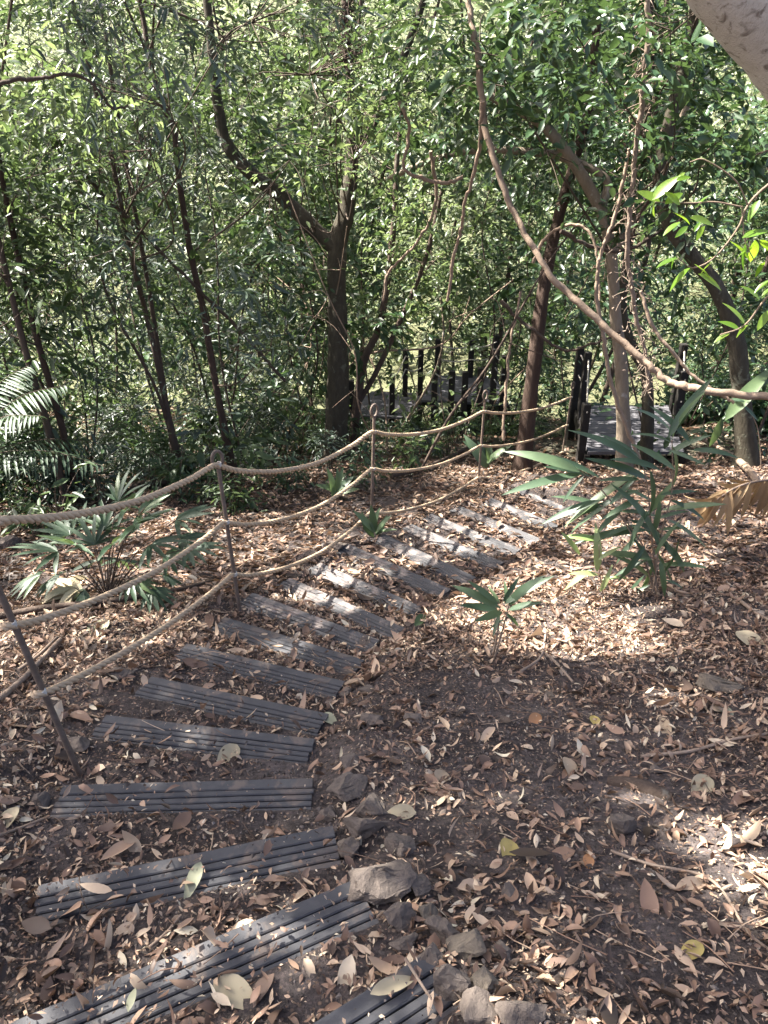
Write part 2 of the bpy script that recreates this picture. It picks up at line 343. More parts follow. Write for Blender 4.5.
# ------------------------------------------------------------------ leaves
def leaves(mb, pos, d, nv, L, W, mi=0, var=None, fold=.25, curl=.0, seg=2):
    """pos base, d direction, nv normal, length and width arrays"""
    N = len(pos)
    if N == 0: return
    d = nrm(d); s = nrm(np.cross(nv, d)); n = np.cross(d, s); L = np.broadcast_to(L, (N,)); W = np.broadcast_to(W, (N,))
    if seg == 1:
        prof_t = [(0, 0), (.45, 1), (1, 0)]
        Lc = L[:, None]; Wc = W[:, None] * .5
        b = pos; tip = pos + d * Lc - n * Lc * curl; mid = pos + d * Lc * .42
        l = mid + s * Wc + n * Wc * fold; r = mid - s * Wc + n * Wc * fold
        v = np.stack([b, l, tip, r], 1).reshape(-1, 3); k = np.arange(N)[:, None] * 4
        f = k + np.array([[0, 3, 2, 1]]); mb.add(v, f, mi, var); return
    if seg == 2:
        Lc = L[:, None]; Wc = W[:, None] * .5
        b = pos; tip = pos + d * Lc - n * Lc * curl
        m1 = pos + d * Lc * .3; m2 = pos + d * Lc * .68 - n * Lc * curl * .4
        v = np.stack([b, m1 + s * Wc * .92 + n * Wc * fold, m2 + s * Wc * .8 + n * Wc * fold, tip, m2 - s * Wc * .8 + n * Wc * fold, m1 - s * Wc * .92 + n * Wc * fold], 1).reshape(-1, 3)
        k = np.arange(N)[:, None] * 6
        f = np.stack([k + np.array([[0, 3, 2, 1]]), k + np.array([[0, 5, 4, 3]])], 1).reshape(-1, 4)
        mb.add(v, f, mi, None if var is None else np.repeat(var, 2)); return
    m = seg
    t = np.linspace(0, 1, m + 1); wp = np.sin(np.pi * np.clip(t, 0, 1) ** .8) ** .8; wp[0] = .06; wp[-1] = .0
    rows = []
    cu = np.broadcast_to(curl, (N,))[:, None]
    for j in range(m + 1):
        ang = cu * t[j] * 1.0
        c = pos + d * (L[:, None] * t[j] * (1 - .25 * np.abs(cu) * t[j])) - n * (L[:, None] * t[j] ** 2 * cu)
        w_ = (W * .5 * wp[j])[:, None]; fo = np.broadcast_to(fold, (N,))[:, None]
        rows += [c + s * w_ + n * w_ * fo, c, c - s * w_ + n * w_ * fo]
    v = np.stack(rows, 1).reshape(-1, 3); k = np.arange(N)[:, None] * (3 * (m + 1)); fs = []
    for j in range(m):
        a = 3 * j
        fs += [k + np.array([[a, a + 1, a + 4, a + 3]]), k + np.array([[a + 1, a + 2, a + 5, a + 4]])]
    f = np.stack(fs, 1).reshape(-1, 4); mb.add(v, f, mi, None if var is None else np.repeat(var, 2 * m))
def rdir(n): return nrm(rng.normal(size=(n, 3)))
def twigs(mb, st, d, ln, nl, L, asp, droop=.25, mi=0, seg=2, carve=True, bias=.5, spread=.35, keep=None):
    """leafy twigs: leaves alternate along each twig"""
    M_ = len(st)
    if M_ == 0: return
    d = nrm(d); ln = np.broadcast_to(ln, (M_,))
    side = nrm(np.cross(d, np.array([0, 0, 1.])) + 1e-3)
    tint = rng.random(M_)
    t = (np.arange(nl) + .6) / nl
    pos = st[:, None] + d[:, None] * (ln[:, None] * t)[..., None]
    pos[..., 2] -= droop * ln[:, None] * t ** 2
    sg = np.where(np.arange(nl) % 2 == 0, 1., -1.)
    ld = d[:, None] * .75 + side[:, None] * sg[None, :, None] * .75 + rng.normal(size=(M_, nl, 3)) * spread + np.array([0, 0, -droop * 1.2])
    nv = np.array([0, 0, 1.]) + rng.normal(size=(M_, nl, 3)) * .45
    ll = np.broadcast_to(L, (M_,))[:, None] * rng.uniform(.6, 1.2, (M_, nl)) * (1 - .35 * np.abs(t - .45))
    var = np.clip(tint[:, None] * .55 + rng.random((M_, nl)) * .45 + (bias - .5), 0, 1)
    pos, ld, nv, ll, var = pos.reshape(-1, 3), ld.reshape(-1, 3), nv.reshape(-1, 3), ll.ravel(), var.ravel()
    k = np.linalg.norm(pos - CAM, axis=1) > 2.6
    if carve: k &= ~(sunlit(pos) & (rng.random(len(pos)) < .997))
    if keep is not None: k &= keep(pos)
    leaves(mb, pos[k], ld[k], nv[k], ll[k], ll[k] * asp, mi, var[k], .3, .12, seg)
def proj(p):
    q = np.asarray(p) - CAM; z = q @ FW; z = np.where(z < .1, .1, z)
    return 384 + F * (q @ RT) / z, 512 - F * (q @ UP) / z
def clump_foliage(mb, cents, rad, per, L, asp, nl=7, tl=.3, droop=.25, seg=2, flat=.6, bias=.5, carve=True, mi=0, keep=None):
    cents = np.asarray(cents); n = len(cents) * per
    c = np.repeat(cents, per, 0); o = rdir(n) * (rng.random(n) ** .5)[:, None] * np.repeat(np.broadcast_to(rad, (len(cents),)), per)[:, None]
    o[:, 2] *= flat
    d = nrm(o + rdir(n) * .12) + rdir(n) * .5
    lf = np.repeat(np.exp(rng.normal(0, .25, len(cents))), per); keepc = rng.random(n) < np.repeat(rng.uniform(.35, 1., len(cents)), per)
    c, o, d, lf = c[keepc], o[keepc], d[keepc], lf[keepc]
    twigs(mb, c + o * .7, d, tl * rng.uniform(.6, 1.4, len(c)) * lf, nl, L * lf, asp, droop, mi, seg, carve, bias, keep=keep)
def limb_tubes(mb, base_line, cents, r, mi=0, sides=5, frac=(.35, 1)):
    """branches from a trunk line out to the clump centres"""
    bl = np.asarray(base_line); n = len(bl)
    cents = np.asarray(cents); mains = cents[rng.permutation(len(cents))[:min(len(cents), 8)]]; lines = []
    for c in mains:
        dz = np.abs(bl[:, 2] - (c[2] - .6 * np.linalg.norm(bl[:, :2] - c[:2], axis=1)))
        k = int(np.argmin(dz + .3 * np.linalg.norm(bl - c, axis=1))); a = bl[k]; dist = np.linalg.norm(c - a)
        if dist < .05: continue
        m = a + (c - a) * .5 + rng.normal(size=3) * .1 * dist; ln = spline([a, m, c], 12); lines.append(ln); tube(mb, ln, [r, r * .35], sides, mi, cap=False)
    if not lines: return
    al = np.vstack([q[4:] for q in lines])
    for c in cents:
        k = int(np.argmin(np.linalg.norm(al - c, axis=1))); a = al[k]; dist = np.linalg.norm(c - a)
        if dist < .08 or dist > 2.2: continue
        tube(mb, spline([a, (a + c) / 2 + rng.normal(size=3) * .12 * dist, c], 6), [r * .4, r * .15], 4, mi, cap=False)
GL = [(-.095, -.03, 9.0, .08, .38, .90), (-.21, -.05, 9.2, -.03, .13, .76), (-.03, .06, 14.5, .27, .37, .85), (.03, .185, 13.8, .225, .365, .76), (.185, .26, 8.7, .0, .38, .74), (.24, .43, 11.5, .19, .43, .86), (-.335, -.275, 7.9, .05, .42, .6), (-.255, -.195, 8.4, .0, .42, .68), (-.52, -.36, 6.8, .02, .5, .82), (.40, .52, 8.2, .12, .42, .8)]
def glades(p):
    k = np.ones(len(p), bool); a = p[:, 0] / p[:, 1]; sl_ = (CZ - p[:, 2]) / p[:, 1]; r = rng.random(len(p))
    for (a0, a1, ym, s0, s1, pr) in GL: k &= ~((a > a0) & (a < a1) & (p[:, 1] < ym) & (p[:, 1] > 4) & (sl_ > s0) & (sl_ < s1) & (r < pr))
    return k
def crown_clear(p):                   # leaves stay out of the walking space above the steps
    c = np.zeros(len(p), bool)
    hh = p[:, 2] - np.interp(p[:, 1], py_, pz_)
    path_x = np.interp(p[:, 1], [0, 2, 4, 5, 6, 8, 9.5], [-.3, -.7, -.3, .2, .9, 1.7, 2.1])
    return glades(p) & ~((np.abs(p[:, 0] - path_x) < 1.3) & (hh < 2.3) & (p[:, 1] < 7.5)) & ~((p[:, 1] < 5.2) & (np.abs(p[:, 0]) < .72 * p[:, 1] + .3) & (hh < 3.0 + .25 * p[:, 1]))
def trunk_line(px, dY=0.0, Y0=None, up=None, cap=99):
    g = G(*px[0]) if Y0 is None else None
    if g is not None and g[1] > cap: g = P(*px[0], cap)
    Yb = g[1] if Y0 is None else Y0
    pts = [P(u, v, Yb + dY * i / max(len(px) - 1, 1)) for i, (u, v) in enumerate(px)]
    if g is not None: pts[0] = np.array([g[0], g[1], min(Hs(g[0], g[1]) - .06, g[2] - .06)])
    if up is not None:
        for q in up: pts.append(pts[-1] + np.array(q, float))
    return pts
def pxr(r, p): return r * depth(p) / F
def tree(name, label, cat, px, rpx, bark, group=None, dY=0., up=None, limbs=(), crown=None, Y0=None, lump=.14, seed=1, cap=99):
    pts = trunk_line(px, dY, Y0, up, cap)
    root = empty(name, pts[0], label, cat, group)
    d0 = pts[0]
    n = max(24, 6 * len(pts)); c = spline(pts, n)
    nv_ = len(px); tt = np.linspace(0, 1, len(pts))
    rad = [pxr(np.interp(i / (nv_ - 1), np.linspace(0, 1, len(rpx)), rpx), pts[i]) for i in range(nv_)]
    while len(rad) < len(pts): rad.append(rad[-1] * .72)
    b = MB(); R_ = np.interp(np.linspace(0, 1, n), tt, rad)
    if Y0 is None: R_ = R_ * (1 + .55 * np.exp(-np.linspace(0, 1, n) * 28))
    tube(b, c, R_, 10, lump=lump, seed=seed); b.build('trunk', M[bark], root)
    lines = [c]
    for (lpx, lr, ldy) in limbs:
        yb = np.interp(0, [0], [0]); k = int(np.argmin([np.hypot(*(np.array(proj(q)) - np.array(lpx[0]))) for q in c])); ys0 = c[k][1]
        lp = [c[k]] + [P(u, v, ys0 + ldy * (i + 1) / len(lpx)) for i, (u, v) in enumerate(lpx[1:])]
        lb = MB(); lc = spline(lp, 8 * len(lp)); tube(lb, lc, [pxr(q, c[k]) for q in lr], 9, lump=lump, seed=seed + 3); lb.build('limb', M[bark], root); lines.append(lc)
    return root, lines
def add_crown(root, lines, cents, rad, per, L, asp, mat, nl=7, tl=.3, droop=.25, seg=2, bias=.5, r_b=.012, flat=.6, carve=True, name='crown'):
    b = MB(); cents = np.asarray(cents)
    bl = np.vstack(lines)
    limb_tubes(b, bl, cents, r_b, 0)
    clump_foliage(b, cents, rad, per, L, asp, nl, tl, droop, seg, flat, bias, carve, 1, crown_clear)
    return b.build(name, [M['twig'], M[mat]], root)
def pxc(lst):                          # clump centres from (u, v, Y)
    return np.array([P(u, v, y) for u, v, y in lst])
def around(line, n, rad, t0=.3, t1=1., zup=.2):
    k = (rng.uniform(t0, t1, n) * (len(line) - 1)).astype(int); o = rdir(n) * rng.uniform(.4, 1, n)[:, None] * rad; o[:, 2] = o[:, 2] * .5 + zup * rad
    return np.asarray(line)[k] + o
def shade_canopy(cx, cy, cz, rx, ry, rz, n):  # high leaf clumps, mostly out of view, added to shade what lies below
    o = rdir(n) * (rng.random(n) ** .4)[:, None]; return np.array([cx, cy, cz]) + o * np.array([rx, ry, rz])
# ------------------------------------------------------------------ the trees one can tell apart
SG = 'slender trees left of the rope handrail'
r_, l_ = tree('slender_tree', 'thin dark trunk by the left palm, right stem of a leaning pair', 'tree', [(82, 503), (70, 460), (55, 400), (40, 350), (20, 265), (4, 190), (-12, 110)], [3.8, 3.2, 2.6], 'bark_red', SG, .3, [(-.2, .1, 1.2), (-.3, -.3, 1.6), (-.2, -.4, 1.2)], seed=1)
add_crown(r_, l_, np.vstack([around(l_[0], 14, .7, .35, .7), shade_canopy(-3.9, 5.2, 4.6, 1.8, 2.0, 1.0, 46)]), .55, 20, .13, .34, 'leaf_mid')
r_, l_ = tree('slender_tree', 'thin dark trunk by the left palm, left stem of a leaning pair', 'tree', [(68, 506), (50, 435), (28, 360), (8, 280), (-8, 210), (-20, 120)], [3.8, 3.2, 2.6], 'bark_brown', SG, .1, [(-.3, -.2, 1.2), (-.3, -.8, 1.6)], seed=2)
add_crown(r_, l_, np.vstack([around(l_[0], 12, .6, .3, .7), shade_canopy(-4.2, 3.2, 4.4, 1.9, 2.0, .9, 60), shade_canopy(-6.4, 5.2, 4.8, 2.2, 2.6, .9, 60), shade_canopy(-4.8, 1.6, 4.6, 1.6, 1.6, .9, 36)]), .55, 20, .13, .34, 'leaf_mid')
r_, l_ = tree('slender_tree', 'straight thin grey trunk between the dark pair and the kinked red brown trunk', 'tree', [(182, 462), (165, 400), (150, 330), (130, 250), (110, 150), (90, 70), (70, -5)], [3.2, 2.6, 2.0], 'bark_brown', SG, .4, [(-.3, -.2, 1.4), (-.3, -.5, 1.6)], seed=3, cap=7.6)
add_crown(r_, l_, np.vstack([pxc([(60, 60, 5.6), (110, 90, 5.8), (40, 130, 5.8), (150, 150, 6.2), (100, 220, 6.4), (60, 270, 6.4), (130, 300, 6.6), (110, 360, 6.6), (30, 220, 6.), (20, 40, 5.4), (90, 20, 5.4), (150, 60, 5.8), (70, 180, 6.), (140, 240, 6.4), (200, 30, 5.8), (245, 15, 6), (285, 12, 6), (310, 8, 6.2), (165, 15, 5.6), (120, 10, 5.6), (225, 40, 6.2), (30, 15, 5.2), (60, 25, 5.4), (130, 35, 5.6), (185, 60, 6), (80, 120, 5.8), (20, 180, 5.8), (130, 110, 6), (170, 110, 6.2), (170, 200, 6.6), (40, 330, 6.6), (90, 310, 6.6)]), around(l_[0], 20, .8, .4, .8), shade_canopy(-2.9, 6.0, 5.2, 1.8, 1.8, .9, 46)]), .42, 17, .095, .24, 'leaf_blue')
add_crown(r_, l_, pxc([(60, 60, 5.8), (110, 60, 6), (40, 100, 5.8), (90, 105, 6), (30, 60, 5.6), (75, 40, 5.8), (20, 110, 5.8), (140, 90, 6.2), (50, 140, 6), (100, 170, 6.4)]), .36, 16, .09, .36, 'leaf_yellow', r_b=.006)
r_, l_ = tree('slender_tree', 'thin pole-like sapling rising just behind the straight grey trunk', 'tree', [(172, 440), (160, 360), (142, 250), (120, 130), (100, 0)], [2.6, 2.2, 1.8], 'bark_brown', SG, .3, [(-.1, .1, 1.)], seed=4, cap=7.9)
add_crown(r_, l_, around(l_[0], 14, .8, .35, .95), .4, 16, .09, .22, 'leaf_blue')
r_, l_ = tree('slender_tree', 'kinked red brown trunk standing left of the first looped rope post', 'tree', [(232, 456), (215, 380), (203, 310), (192, 260), (182, 200), (176, 150), (174, 128), (160, 100), (148, 50), (138, -5)], [3.4, 3.0, 2.3], 'bark_red', SG, .5, [(-.2, -.1, 1.2), (-.2, -.6, 1.7), (-.2, -.4, 1.)], seed=5, cap=7.8)
add_crown(r_, l_, np.vstack([pxc([(200, 250, 6.6), (250, 285, 7), (180, 330, 6.8), (230, 340, 7.), (260, 230, 7), (215, 160, 6.4), (250, 130, 6.6), (190, 90, 6.), (240, 60, 6.4), (270, 350, 7.2), (200, 390, 7), (290, 160, 7)]), around(l_[0], 18, .8, .5, .85), shade_canopy(-2.0, 4.2, 5.0, 1.7, 1.9, .9, 46)]), .42, 17, .10, .24, 'leaf_blue')
r_, l_ = tree('forked_tree', 'mossy forked tree with a thick limb bent out to the left', 'tree', [(334, 430), (338, 380), (337, 300), (338, 245), (347, 205), (352, 150), (350, 80), (345, -5)], [11.5, 10, 9.5, 8, 4.5, 3.5], 'bark_moss', None, .6, [(0, .3, 1.6), (.2, .2, 1.6)],
              [([(338, 250), (312, 228), (285, 200), (250, 172), (226, 142), (218, 105), (212, 50), (206, -10), (200, -80)], [8.5, 7.5, 6.5, 5, 4, 3.2], .4), ([(350, 160), (385, 100), (410, 40), (430, -20)], [5, 4, 3], .5)], seed=6, lump=.2, cap=9.0)
fc = np.vstack([pxc([(375, 130, 7.5), (400, 110, 7.2), (300, 100, 7.6), (350, 60, 7.2), (385, 170, 7.8), (430, 90, 7.2), (395, 15, 7), (430, 10, 7), (370, 20, 7), (300, 15, 7.4), (330, 50, 7.4), (270, 20, 7), (440, 50, 7), (455, 15, 6.8), (310, 75, 7.6), (255, 75, 7.2), (240, 110, 7.6), (275, 130, 8), (410, 150, 7.6), (375, 95, 7.0), (320, 30, 7.4), (280, 50, 7.6), (400, 200, 8.2)]), around(l_[0], 12, 1.2, .6, .95), around(l_[1], 12, .9, .4, .95), around(l_[2], 12, .8, .2, .9), shade_canopy(-1.2, 9, 5.6, 2.4, 2.2, 1.1, 46), shade_canopy(-5.2, 9.6, 5.6, 3.2, 2.4, .9, 80), shade_canopy(-3.5, 12.2, 5.8, 3.0, 1.8, .9, 60)])
add_crown(r_, l_, fc, .5, 15, .095, .40, 'leaf_mid', r_b=.016)
add_crown(r_, l_, pxc([(345, 115, 7.6), (330, 135, 7.8), (365, 100, 7.5), (300, 165, 8.2), (285, 150, 8.2), (320, 165, 8.2), (310, 185, 8.4), (350, 85, 7.4), (380, 120, 7.4), (270, 180, 8.4)]), .36, 20, .085, .46, 'leaf_yellow', r_b=.01)
r_, l_ = tree('understorey_tree', 'two thin crossing stems right of the mossy forked trunk', 'tree', [(350, 416), (362, 370), (378, 330), (386, 290), (394, 220), (398, 150)], [4, 3.5, 2.5], 'bark_brown', None, .6, [(.1, .1, .8)],
              [([(352, 405), (372, 380), (396, 330), (425, 260), (442, 190)], [3, 2.5, 1.8], .3)], seed=7, cap=9.4)
add_crown(r_, l_, np.vstack([around(l_[0], 14, .8, .4, 1.), around(l_[1], 10, .7, .4, 1.)]), .42, 16, .09, .42, 'leaf_yellow')
r_, l_ = tree('dark_tree', 'dark red brown trunk leaning right behind the rope handrail', 'tree', [(528, 398), (538, 330), (547, 270), (558, 220), (572, 170), (590, 100), (600, 0)], [7.5, 6, 5.5, 4], 'bark_red', None, .8, [(.2, .3, 1.4)], seed=8, cap=8.6)
add_crown(r_, l_, np.vstack([around(l_[0], 24, 1.1, .45, 1.), shade_canopy(.6, 9.8, 5.4, 2.4, 1.8, .9, 46)]), .5, 16, .11, .46, 'leaf_dark', r_b=.014)
r_, l_ = tree('crooked_tree', 'pale crooked trunk bending left above the timber landing, with a long level branch', 'tree', [(630, 462), (622, 380), (616, 320), (611, 255), (602, 214), (575, 165), (545, 127), (505, 104), (470, 85)], [7.5, 6, 5.6, 6.4, 5.6, 4.4, 3.5], 'bark_pale', None, .3, None,
              [([(598, 208), (606, 180), (565, 158), (530, 152), (480, 150), (430, 161), (385, 180)], [4.5, 4, 3.6, 3.0, 2.6], .3), ([(611, 255), (632, 225), (655, 190), (668, 150), (690, 100)], [5, 4, 3], .3)], seed=9, lump=.16, cap=8.2)
add_crown(r_, l_, np.vstack([pxc([(480, 40, 6), (520, 60, 6.2), (560, 35, 6), (600, 80, 6.4), (440, 30, 6.4), (650, 50, 6.), (545, 110, 6.6), (500, 110, 6.6), (580, 70, 6.), (530, 20, 5.8), (470, 80, 6.6), (610, 30, 6.), (430, 110, 7), (560, 190, 7.2), (650, 130, 6.4), (490, 10, 6), (560, 10, 5.8), (640, 10, 5.8), (620, 110, 6.2), (670, 30, 6), (520, 140, 6.8), (590, 130, 6.4)]), around(l_[0], 10, .5, .75, 1.), around(l_[1], 8, .5, .5, 1.), around(l_[2], 10, .6, .5, 1.)]), .38, 14, .11, .46, 'leaf_dark')
r_, l_ = tree('curved_stem', 'mossy brown stem close behind the pale crooked trunk', 'tree', [(652, 448), (648, 410), (645, 372), (632, 346), (622, 310), (628, 250), (640, 180), (650, 90), (652, -10)], [6.5, 5.4, 5, 4, 3], 'bark_moss', None, .4, [(.1, .1, .8)], seed=10, cap=8.5)
add_crown(r_, l_, around(l_[0], 14, .8, .6, 1.), .42, 15, .11, .46, 'leaf_dark')
r_, l_ = tree('leaning_tree', 'lichened trunk on the right edge curving up to the left', 'tree', [(748, 466), (742, 400), (735, 338), (716, 287), (692, 256), (670, 225), (660, 175), (672, 110), (690, 40), (700, -20)], [9.5, 8.6, 8, 7.6, 6.8, 6, 5], 'bark_moss', None, .6, [(.2, .2, 1.2)], seed=11, lump=.2)
add_crown(r_, l_, np.vstack([pxc([(700, 90, 6.4), (720, 140, 6.4), (680, 60, 6.2), (750, 180, 6.4), (735, 120, 6.1), (700, 160, 6.6), (760, 230, 6.6), (690, 190, 6.8)]), around(l_[0], 26, 1.1, .55, 1.), shade_canopy(3.0, 7.5, 3.6, 1.8, 1.6, .8, 14)]), .46, 16, .12, .48, 'leaf_dark', r_b=.014)
# big pale trunk reaching in over the top right corner
bp = [P(1045, 560, 3.4), P(940, 330, 3.2), P(858, 145, 3.0), P(786, 48, 2.9), P(720, -35, 2.8), P(660, -115, 2.75)]
bp[0] = np.array([3.1, 3.4, Hs(3.1, 3.4) - .05]); bp.insert(1, np.array([2.95, 3.3, Hs(3.1, 3.4) + .7]))
bp += [bp[-1] + np.array([-.5, -.1, .9]), bp[-1] + np.array([-1.1, 0, 2.1]), bp[-1] + np.array([-1.6, .1, 3.4])]
root = empty('overhanging_tree', bp[0], 'thick pale sunlit trunk slanting across the top right corner', 'tree')
b = MB(); c = spline(bp, 90); tube(b, c, [.19, .155, .14, .135, .13, .12, .11, .10, .085, .06], 18, lump=.10, seed=4); b.build('trunk', M['bark_big'], root)
add_crown(root, [c[60:]], shade_canopy(-2.7, 3.2, 6.0, 3.4, 3.2, 1.0, 210), .6, 18, .165, .42, 'leaf_mid', r_b=.016)  # unseen crown, spread overhead to shade the foreground
# ------------------------------------------------------------------ background trees and shrubs
def simple_tree(name, label, x, y, h, lean, r, bark, mat, nclump, L, asp, group, z0=.25, rad=.55, crown_r=1.1, per=14, seg=2, bias=.5, nl=7):
    z = Hs(x, y); base = np.array([x, y, z - .05]); top = base + np.array([lean[0], lean[1], h])
    q1 = base + (top - base) * .33 + rng.normal(size=3) * .05 * h * np.array([1, 1, 0]); mid = base + (top - base) * .66 + rng.normal(size=3) * .06 * h * np.array([1, 1, 0])
    root = empty(name, base, label, 'tree', group); line = spline([base, q1, mid, top], 20)
    b = MB(); tube(b, line, [r, r * .75, r * .3], 7, lump=.12, seed=int(x * 7 + y)); b.build('trunk', M[bark], root)
    ce = around(line, nclump, crown_r, z0, 1.)
    if h > 6 and rng.random() < .62: ce = np.vstack([ce, shade_canopy(top[0], top[1], top[2] + .6, 2.3, 2.3, .8, 16)])
    add_crown(root, [line], ce, rad, per, L, asp, mat, seg=seg, bias=bias, tl=L * 2.6, nl=nl, r_b=r * .28)
    return root
g1 = 'slim saplings filling the middle of the wood'
mid_spots = [(-4.6, 8.6, 4.6, 'leaf_blue'), (-3.5, 8.2, 4.4, 'leaf_blue'), (-2.7, 9.2, 4.8, 'leaf_blue'), (-1.7, 8.6, 4.2, 'leaf_blue'), (-1.0, 10.2, 4.8, 'leaf_mid'), (-5.6, 10.5, 5.4, 'leaf_mid'), (-4.2, 11.2, 5.8, 'leaf_mid'), (-3.0, 12.0, 6.0, 'leaf_blue'), (-1.8, 12.5, 5.6, 'leaf_mid'),
             (0.2, 11.6, 5.4, 'leaf_yellow'), (1.2, 10.8, 4.8, 'leaf_mid'), (3.6, 9.6, 4.6, 'leaf_dark'), (4.6, 9.0, 4.8, 'leaf_dark'), (4.6, 11.0, 5.6, 'leaf_dark'), (3.2, 12.4, 5.8, 'leaf_dark'), (2.2, 13.0, 5.6, 'leaf_mid'), (5.6, 10.0, 5.0, 'leaf_dark')]
mid_spots += [(-3.2, 7.4, 3.6, 'leaf_blue'), (-4.0, 7.0, 3.8, 'leaf_mid'), (-5.2, 7.6, 4.2, 'leaf_dark'), (-2.3, 7.9, 3.4, 'leaf_mid'), (-1.5, 9.6, 4.4, 'leaf_dark'), (-.2, 12.4, 5.6, 'leaf_dark'), (.9, 14.6, 6, 'leaf_mid'), (1.8, 14.8, 6, 'leaf_dark'), (-2.4, 10.4, 5, 'leaf_dark'), (-6.4, 9, 4.8, 'leaf_blue')]
lab_mid = {'leaf_blue': 'slim sapling with narrow grey green leaves beyond the rope handrail on the left', 'leaf_mid': 'slim sapling with small mid green leaves in the middle of the wood',
           'leaf_dark': 'slim sapling with broad dark leaves deep in the undergrowth', 'leaf_yellow': 'slim yellow green sapling right of the mossy forked tree'}
for (x, y, h, mt) in mid_spots:
    simple_tree('sapling', lab_mid[mt], x, y, h, (rng.normal() * .6, rng.normal() * .4), rng.uniform(.012, .022), 'bark_brown' if mt != 'leaf_yellow' else 'bark_pale', mt, 26, .125 if mt != 'leaf_dark' else .15, .24 if mt == 'leaf_blue' else .44, {'leaf_blue': 'narrow leaved saplings', 'leaf_mid': 'mid green saplings', 'leaf_dark': 'dark broad leaved saplings', 'leaf_yellow': 'yellow green saplings'}[mt], .03, .5, 1.15, 15)
g2 = 'taller trees deep in the wood'
for k in range(46):
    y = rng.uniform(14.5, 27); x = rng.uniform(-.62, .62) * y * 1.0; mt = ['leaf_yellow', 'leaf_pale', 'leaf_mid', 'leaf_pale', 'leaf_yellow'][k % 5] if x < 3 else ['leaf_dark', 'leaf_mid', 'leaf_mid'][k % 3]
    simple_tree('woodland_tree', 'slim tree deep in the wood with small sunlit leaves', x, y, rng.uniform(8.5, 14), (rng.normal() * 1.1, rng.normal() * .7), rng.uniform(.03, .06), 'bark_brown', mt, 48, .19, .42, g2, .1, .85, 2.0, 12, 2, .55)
for k in range(26):
    y = rng.uniform(7.6, 13); x = rng.uniform(-.5, .5) * y
    if 1.6 < x < 4 and y < 11.5: continue
    z = Hs(x, y); p = [np.array([x, y, z - .05])]; d = np.array([rng.normal() * .35, rng.normal() * .2, 1.])
    for _ in range(5): d = d + rng.normal(size=3) * .28; p.append(p[-1] + d / np.linalg.norm(d) * rng.uniform(.6, 1.1))
    b = MB(); c = spline(p, 30); r0 = rng.uniform(.007, .018); tube(b, c, [r0, r0 * .4], 6, lump=.15, seed=k)
    for _ in range(7):
        q = c[rng.integers(6, 29)]; dd_ = rdir(1)[0] * rng.uniform(.3, .9); tube(b, spline([q, q + dd_ * .5 + rng.normal(size=3) * .08, q + dd_ + np.array([0, 0, -.1])], 8), [r0 * .4, r0 * .15], 4, cap=False)
    tag(b.build('bare_sapling', M[['bark_brown', 'vine', 'bark_red'][k % 3]], origin=p[0]), 'thin crooked bare sapling among the undergrowth', 'sapling', 'thin bare saplings in the undergrowth')
# far hillside wood that reads as one mass
b = MB()
n = 4200; fx = rng.uniform(-60, 60, n); fy = rng.uniform(32, 88, n); kp = np.abs(fx) < fy * .8; fx, fy = fx[kp], fy[kp]; n = len(fx)
fz = H(fx, fy); hh = rng.uniform(.5, 7.5, n)
ce = np.stack([fx, fy, fz + hh], -1)
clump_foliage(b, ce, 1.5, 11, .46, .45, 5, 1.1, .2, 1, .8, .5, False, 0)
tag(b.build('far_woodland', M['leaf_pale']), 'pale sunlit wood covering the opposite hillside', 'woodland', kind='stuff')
def shrub(name, label, u, v, h, w, mat, L, asp, group=None, per=17, ncl=14, cat='shrub', bias=.5, stems=5):
    g = G(u, v); root = empty(name, g, label, cat, group)
    b = MB(); ce = []
    for k in range(stems):
        a = rng.uniform(0, 6.28); rr = w * rng.uniform(.2, .9); top = g + np.array([math.cos(a) * rr, math.sin(a) * rr, h * rng.uniform(.6, 1)])
        c = spline([g + np.array([math.cos(a) * .03, math.sin(a) * .03, -.02]), (g + top) / 2 + np.array([-math.cos(a), -math.sin(a), 0]) * rr * .2, top], 9)
        tube(b, c, [.008, .003], 5); ce += list(around(c, max(2, ncl // stems), w * .35, .3, 1, .1))
    b.build('stem', M['twig'], root)
    f = MB(); clump_foliage(f, ce, w * .38, per, L, asp, 6, L * 2.6, .25, 2, .7, bias, True, 0, crown_clear); f.build('foliage', M[mat], root)
    return root
